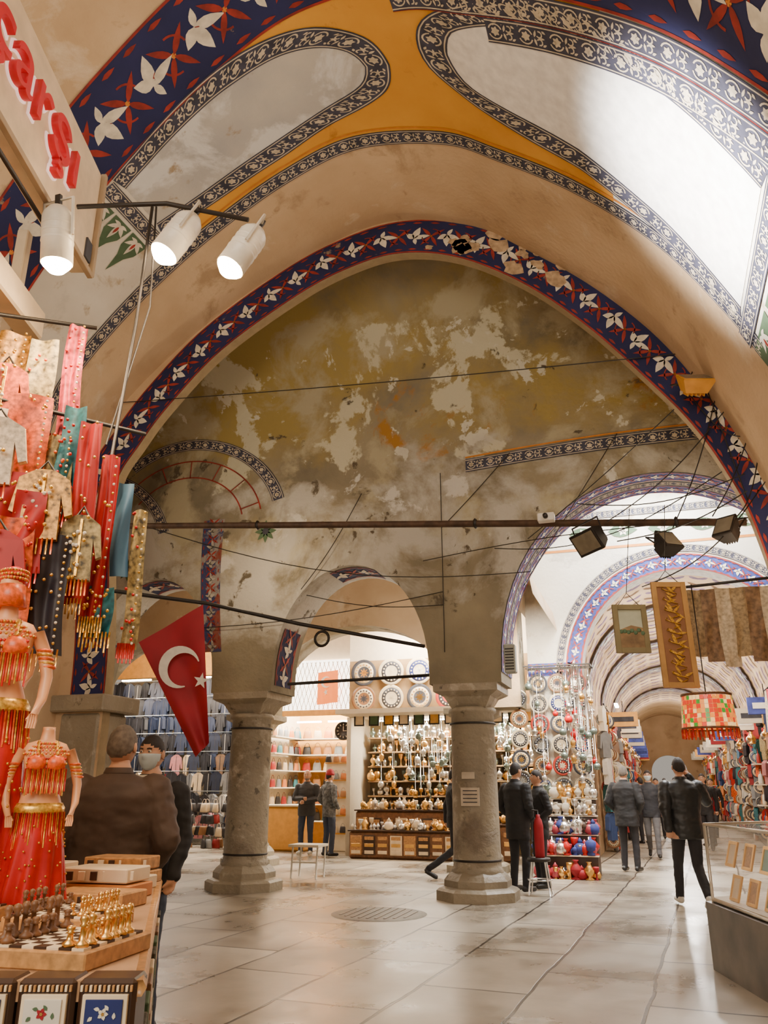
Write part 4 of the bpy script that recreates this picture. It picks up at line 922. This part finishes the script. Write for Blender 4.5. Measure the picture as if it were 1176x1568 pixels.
# ============================================================ people
def person(name,loc,ang,H=1.75,top=None,pants=None,shoe=None,hair=None,pose='stand',mask=None,hat=None,skin=None,puff=1.0,coat=.80,beard=False,under=None,look=0,bald=False):
    skin=skin or M('skin',(.52,.27,.16),.5,var=.06);k=H/1.75
    prims=[]
    def cap(a,b_,ra,rb,lab): prims.append((np.array(a,float),np.array(b_,float),ra,rb,lab))
    secs=[(0,0,coat,.17*puff,.125*puff),(0,0,.92,.172*puff,.128*puff),(0,0,1.08,.16*puff,.12*puff),(0,.0,1.25,.185*puff,.13*puff),(0,-.01,1.37,.195*puff,.12*puff),(0,-.01,1.44,.145*puff,.095*puff),(0,-.01,1.49,.075,.08),(0,0,1.53,.06,.065)]
    L={-1:[(-.09,0,.90),(-.10,.02,.48),(-.105,-.02,.09),(-.115,.13,.045)],1:[(.09,0,.90),(.11,.03,.48),(.115,-.01,.09),(.135,.14,.045)]}
    A={-1:[(-.20,-.01,1.39),(-.255,-.03,1.13),(-.25,.06,.90)],1:[(.20,-.01,1.39),(.255,-.03,1.13),(.25,.06,.90)]}
    if pose in('walk','phone','step'):
        st_=.30 if pose!='step' else .42
        L[-1]=[(-.09,0,.89),(-.09,.20,.50),(-.09,st_,.09),(-.10,st_+.15,.055)]
        L[1]=[(.09,0,.89),(.09,-.02,.47),(.09,-st_-.04,.17),(.10,-st_+.08,.045)]
        A[-1]=[(-.20,-.01,1.39),(-.25,-.12,1.14),(-.24,-.13,.90)];A[1]=[(.20,-.01,1.39),(.26,.06,1.14),(.24,.20,.96)]
    if pose=='phone': A[1]=[(.20,-.01,1.39),(.32,.10,1.22),(.13,.09,1.52)]
    if pose=='pocket': 
        for s_ in(-1,1): A[s_]=[(s_*.20,-.01,1.39),(s_*.29,-.06,1.14),(s_*.19,.10,.98)]
    if pose=='fold': 
        for s_ in(-1,1): A[s_]=[(s_*.20,-.01,1.39),(s_*.27,.03,1.15),(s_*.02,.20,1.12+.03*s_)]
    for s_ in(-1,1):
        h,kn,an,to=L[s_]
        cap(h,kn,.095,.066,'p');cap(kn,an,.064,.052,'p');cap((an[0],an[1]-.04,an[2]-.035),to,.042,.036,'s')
        sh_,el,wr=A[s_];f=1+(puff-1)*1.6
        cap(sh_,el,.066*f,.052*f,'t');cap(el,wr,.05*f,.038*f,'t')
        d=np.array(wr)-np.array(el);d/=np.linalg.norm(d)
        hd=np.array(wr)+d*.045
        if pose!='pocket':
            cap(wr,hd,.026,.032,'h')
            side=np.cross(d,[0,1,0]);side/=np.linalg.norm(side)+1e-6
            cur=np.array([-s_*.6,.5,0])
            for i in range(4):
                o_=side*(i-1.5)*.021;l=[.055,.068,.065,.05][i]
                m1=hd+o_+d*l*.6;m2=m1+d*l*.35+cur*.018
                cap(hd+o_*.9,m1,.011,.010,'h');cap(m1,m2,.010,.008,'h')
            th=hd+side*.03*(-s_)+d*.02+np.array([0,.035,0]);cap(np.array(wr)+d*.01,th,.013,.011,'h')
    cap((0,-.005,1.46),(0,.01,1.58),.055,.052,'n')
    g=G('tmp')
    ellloft(g,secs,Matrix.Identity(4),blackm,24)
    for a,b_,ra,rb,lab in prims:
        dd=(b_-a)/max(np.linalg.norm(b_-a),1e-6)
        pts=[a-dd*ra*.95,a-dd*ra*.7,a-dd*ra*.3,a,a*.5+b_*.5,b_,b_+dd*rb*.3,b_+dd*rb*.7,b_+dd*rb*.95]
        rs=[ra*.3,ra*.7,ra*.95,ra,(ra+rb)*.51,rb,rb*.95,rb*.7,rb*.3]
        g.tube([Vector(p) for p in pts],rs,blackm,12)
    o=g.build();md=o.modifiers.new('r','REMESH');md.mode='VOXEL';md.voxel_size=.0095
    sm=o.modifiers.new('s','SMOOTH');sm.iterations=4;sm.factor=.5
    dg=bpy.context.evaluated_depsgraph_get();me=bpy.data.meshes.new_from_object(o.evaluated_get(dg))
    nv=len(me.vertices);co=np.empty(nv*3);me.vertices.foreach_get('co',co);co=co.reshape(-1,3)
    fs=[list(p.vertices) for p in me.polygons]
    bpy.data.objects.remove(o)
    cen=np.array([co[f].mean(0) for f in fs])
    best=np.full(len(fs),1e9);lab=np.array(['t']*len(fs))
    for a,b_,ra,rb,l in prims:
        ab=b_-a;t=np.clip(((cen-a)@ab)/(ab@ab),0,1);d=np.linalg.norm(cen-(a+t[:,None]*ab),axis=1)-(ra+(rb-ra)*t)
        m_=d<best;best[m_]=d[m_];lab[m_]=l
    tor=(cen[:,2]>coat-.01)&(lab=='p');lab[tor]='t'
    tor=(cen[:,2]>coat)&(cen[:,2]<1.49)&(np.abs(cen[:,0])<.19)&(lab!='h');lab[tor]='t'
    lab[(cen[:,2]>1.44)&(cen[:,2]<1.505)&(lab=='n')]='t'
    for i in range(nv):
        v=co[i]
        if v[2]<1.5: 
            w=noise.noise(Vector((v[0]*7,v[1]*7,v[2]*13+ang)))+.5*noise.noise(Vector((v[0]*18,v[1]*18,v[2]*30+ang)));co[i]=v+v*np.array([1,1,0])*w*.045
    mats={'t':top,'p':pants,'s':shoe,'h':skin,'n':skin}
    F=G(name);T=Matrix.Translation(loc)@Matrix.Rotation(ang,4,'Z')@Matrix.Scale(k,4)
    F.v=[tuple(T@Vector(c)) for c in co]
    for f,l in zip(fs,lab): F.f.append(f);F.m.append(F.mi(mats[l]));F.s.append(True)
    F.add([T@Vector(((.075+.012*j)*math.cos(a),-.005+(.078+.012*j)*math.sin(a),1.475+.03*(1-j)+.015*(math.sin(a)<0))) for j in(0,1) for a in [i*2*math.pi/20 for i in range(20)]],[[i,(i+1)%20,20+(i+1)%20,20+i] for i in range(20)],top,True)
    if under: 
        F.add([T@Vector(p) for p in[(-.035,.15*puff,1.40),(0,.156*puff,1.22),(.035,.15*puff,1.40),(.04,.085,1.50),(-.04,.085,1.50)]],[[0,1,2,3,4]],under)
    TH=T@Matrix.Translation((0,.015,1.632))@Matrix.Rotation(look,4,'Z')
    nu,nvv=44,30;hv=[];hl=[]
    for j in range(nvv+1):
        ph=math.pi*j/nvv
        for i in range(nu):
            a=2*math.pi*i/nu
            x=math.sin(ph)*math.cos(a);y=math.sin(ph)*math.sin(a);z=math.cos(ph)
            X=x*.076;Y=y*.095;Z=z*.120
            if z<0: X*=1-.30*z*z;Y=Y*(1-.12*z*z)+.012*z*z
            if y>0:
                Y*=.97
                Y+=.026*math.exp(-(x/.15)**2-((z+.12)/.16)**2)*(1 if z<.05 else .8)
                Y+=.007*math.exp(-(x/.25)**2-((z+.52)/.09)**2)+.008*math.exp(-(x/.3)**2-((z+.82)/.15)**2)
                Y+=.006*math.exp(-(x/.6)**2-((z-.27)/.1)**2)
                for s_ in(-1,1): Y-=.010*math.exp(-((x-s_*.38)/.17)**2-((z-.10)/.12)**2)
            hairl=z>.02+.58*y+.05*noise.noise(Vector((x*6,y*6,z*6))) and not (bald and z>.35)
            mk=mask and y>.25 and -.85<z<.02
            if hairl:
                e=.006+.003*noise.noise(Vector((x*8,y*8,z*8)));X+=x*e;Y+=y*e;Z+=z*e
            if mk: Y+=.008;X*=1.04
            hv.append((X,Y,Z));hl.append('hair' if hairl else('mask' if mk else('beard' if beard and y>.1 and z<-.42 else 'skin')))
    mm={'hair':hair,'mask':mask or skin,'skin':skin,'beard':M('beard_grey',(.2,.17,.15),.9)}
    o_=len(F.v);F.v+=[tuple(TH@Vector(v)) for v in hv]
    for j in range(nvv):
        for i in range(nu):
            f=[j*nu+i,j*nu+(i+1)%nu,(j+1)*nu+(i+1)%nu,(j+1)*nu+i];ls=[hl[q_] for q_ in f]
            l=max(set(ls),key=ls.count);F.f.append([q_+o_ for q_ in f]);F.m.append(F.mi(mm[l]));F.s.append(True)
    for s_ in(-1,1):
        F.sph(TH@Vector((s_*.079,-.008,-.005)),(.010*k,.019*k,.030*k),skin,12,Matrix.Rotation(ang+look,4,'Z'))
        F.sph(TH@Vector((s_*.029,.080,.012)),.0115*k,white,10);F.sph(TH@Vector((s_*.029,.089,.012)),.0055*k,dk,8)
        F.tube([TH@Vector((s_*.015,.093,.030)),TH@Vector((s_*.03,.092,.034)),TH@Vector((s_*.045,.082,.030))],.004*k,mm['hair'],5)
        if mask: F.tube([TH@Vector((s_*.055,.07,-.02)),TH@Vector((s_*.08,.0,.0))],.002,white,4)
    if not mask: F.sph(TH@Vector((0,.092,-.062)),(.022*k,.006*k,.007*k),M('lips',(.4,.12,.09),.5),10,Matrix.Rotation(ang+look,4,'Z'))
    if hat: 
        F.lathe([(.092,0),(.098,.01),(.098,.04),(.092,.05),(.085,.09),(.05,.13),(0,.14)],TH@Vector((0,-.005,.02)),hat,20,Matrix.Scale(k,4))
    return F.build()
brown=M('brown_jacket',(.060,.034,.022),.7,bump=.2);jeans=M('blue_jeans',(.035,.045,.075),.8);djeans=M('dark_trousers',(.016,.015,.018),.8)
bshoe=M('black_shoe',(.015,.013,.012),.4);wshoe=M('white_sneaker',(.6,.56,.48),.5)
ghair=M('grey_hair',(.13,.105,.085),.8,var=.35,sc=30);dhair=M('black_hair',(.018,.012,.01),.7,var=.4,sc=60)
maskm=M('surgical_mask',(.55,.64,.68),.8);coatm=M('black_coat',(.012,.011,.012),.75)
CA=math.radians(18)
person('man_in_brown_jacket',(-.50,-7.48,0),CA+.15,1.79,brown,djeans,bshoe,ghair,'pocket',puff=1.36,coat=.76,look=-.25)
person('masked_man',(-.79,-6.72,0),math.pi+CA-.25,1.78,coatm,jeans,bshoe,dhair,'stand',mask=maskm,puff=1.1,under=white)
person('shopkeeper_standing',(-5.25,6.35,0),math.pi+CA-.2,1.82,M('charcoal_jacket',(.03,.028,.03),.7),jeans,wshoe,ghair,'fold',bald=True,beard=True,puff=1.15)
person('man_in_plaid_shirt',(-4.6,6.1,0),CA-.9,1.80,M('plaid_grey',(.10,.10,.10),.8,var=.8,sc=18),jeans,bshoe,dhair,'pocket',hat=fred,puff=1.05)
person('passerby_walking',(-.88,2.5,0),-math.pi/2+CA,1.74,coatm,djeans,bshoe,dhair,'step',puff=1.08)
person('man_in_black_coat',(.40,1.15,0),CA-.9,1.80,coatm,djeans,bshoe,dhair,'pocket',puff=1.15,coat=.70)
person('companion_in_dark_coat',(.66,1.65,0),math.pi/2+.5,1.70,coatm,djeans,bshoe,dhair,'pocket',puff=1.08,coat=.72)
person('grey_haired_pedestrian',(1.85,4.7,0),CA-.6,1.82,coatm,djeans,bshoe,ghair,'pocket',puff=1.25,coat=.74)
person('masked_pedestrian',(2.25,8.0,0),math.pi,1.80,M('navy_jacket',(.02,.022,.03),.7),M('grey_jeans',(.11,.11,.12),.8),bshoe,dhair,'walk',mask=maskm,puff=1.1)
person('man_on_phone',(2.74,.25,0),CA-.1,1.82,M('black_puffer',(.010,.010,.011),.45),djeans,wshoe,dhair,'phone',puff=1.25,coat=.78)
oc_=M('olive_coat',(.08,.07,.04),.8)
for (x,y,a,t_,po) in((3.6,12,.4,fred,'stand'),(4.0,16,2.8,coatm,'walk'),(2.4,15,3.1,oc_,'pocket'),(3.0,18,.2,MC['grey_jeans'],'walk'),(3.5,10.5,3.0,coatm,'walk'),(2.0,12.5,.6,MC['navy_jacket'],'pocket'),(2.7,22,0,coatm,'walk')):
    person('distant_shopper',(x,y,0),a,1.70+.02*(int(x*10)%4),t_,djeans,bshoe,dhair,po)
# ============================================================ lights
def light(kind,name,P,e,col,size=.3,rot=None,sy=None,aim=None,cone=None):
    l=bpy.data.lights.new(name,kind);l.energy=e;l.color=col
    if kind=='AREA': 
        l.size=size
        if sy: l.shape='RECTANGLE';l.size_y=sy
    else: l.shadow_soft_size=size
    if cone: l.spot_size=cone;l.spot_blend=1.0
    o=bpy.data.objects.new(name,l);bpy.context.collection.objects.link(o);o.location=P
    if rot: o.rotation_euler=rot
    if aim: o.rotation_euler=(Vector(aim)-Vector(P)).to_track_quat('-Z','Y').to_euler()
    return o
warm=(1,.77,.51);neu=(1,.90,.75)
light('AREA','vault_fill_left',(-2.5,-9.8,3.2),125,warm,2.0,(math.radians(180),0,0),2)  # unseen upward area lamp, added to brighten the near vault
light('AREA','vault_fill_right',(3.6,-9.0,3.0),75,warm,1.2,(math.radians(170),0,0),2)  # second added upward fill for the vault, out of view
light('SPOT','oval_fill_spot',(.8,-7.0,3.6),9500,(1,.96,.94),.15,aim=(3.35,-5.75,6.05),cone=.80)  # added spot from below that brightens the right oval
light('AREA','fill_light_behind',(1,-14,4.5),380,(1,.87,.70),4,(math.radians(75),0,0),3)  # unseen fill lamp added behind the camera
light('POINT','bay_fill',(-3.0,-1.4,4.7),55,warm,.12);light('POINT','bay_fill',(2.6,-1.6,4.6),36,warm,.12)  # added point lamps brightening the second bay, no fixtures modelled
light('AREA','daylight_fill',(3.0,2.4,7.05),1000,(.95,.97,1),2.2,None,2.2)  # assumed daylight: added area lamp under the closed vault, no opening modelled
light('POINT','rear_bay_fill',(-5.5,2.2,4.3),55,neu,.15);light('POINT','rear_bay_fill',(-1.8,2.0,4.3),55,neu,.15)  # added unseen point lamps lifting the rear bays
light('POINT','rear_bay_fill',(-5.5,5.3,4.6),170,neu,.15);light('POINT','rear_bay_fill',(-1.5,5.3,4.7),170,neu,.15);light('POINT','rear_bay_fill',(-9,6,4.6),190,neu,.15)  # more added fill for the rear bays, without fixtures
light('AREA','bag_shop_light',(-5.8,8.8,4.3),750,neu,1.8,None,1.6)  # assumed bag shop lighting; area lamp without a modelled fixture
light('AREA','copper_shop_light',(-1.8,5.6,4.9),420,neu,3,(math.radians(35),0,0),.4)  # added area lamp washing the copper shop front
light('AREA','copper_shop_light',(-1.8,7.0,2.90),480,neu,3.6,None,.3)  # assumed lighting inside the copper shop, one added area lamp
light('AREA','lantern_stall_fill',(.9,2.6,3.9),200,neu,1.0,(math.radians(35),0,0),.4)  # added area lamp brightening the lantern stall, not light from the lanterns
light('AREA','clothes_shop_light',(-10,8,4.5),500,neu,4,None,.5)  # assumed clothes shop lighting, one area lamp over the racks
for q in(6.5,11,16,22,30): light('POINT','street_lamp_bulb',(3.2,q,3.9),270,(1,.93,.84),.12)  # point lamps stand in for the street's lights; no fixtures modelled
light('POINT','stall_fill',(3.6,-3.0,3.6),20,warm,.05);light('POINT','stall_fill',(3.9,1.5,3.2),90,neu,.08)  # added point lamps brightening the right stalls; no bulbs modelled
w=bpy.data.worlds.new('w');bpy.context.scene.world=w;w.use_nodes=True;w.node_tree.nodes['Background'].inputs[0].default_value=(1,.89,.76,1);w.node_tree.nodes['Background'].inputs[1].default_value=.42
# ============================================================ camera
ca=bpy.data.cameras.new('cam');ca.sensor_fit='VERTICAL';ca.sensor_height=36;ca.lens=28.0;ca.clip_end=300
co=bpy.data.objects.new('camera',ca);bpy.context.collection.objects.link(co)
co.location=(2.448,-11.61,1.45);co.rotation_euler=(math.radians(90+19.04),0,math.radians(18))
bpy.context.scene.camera=co
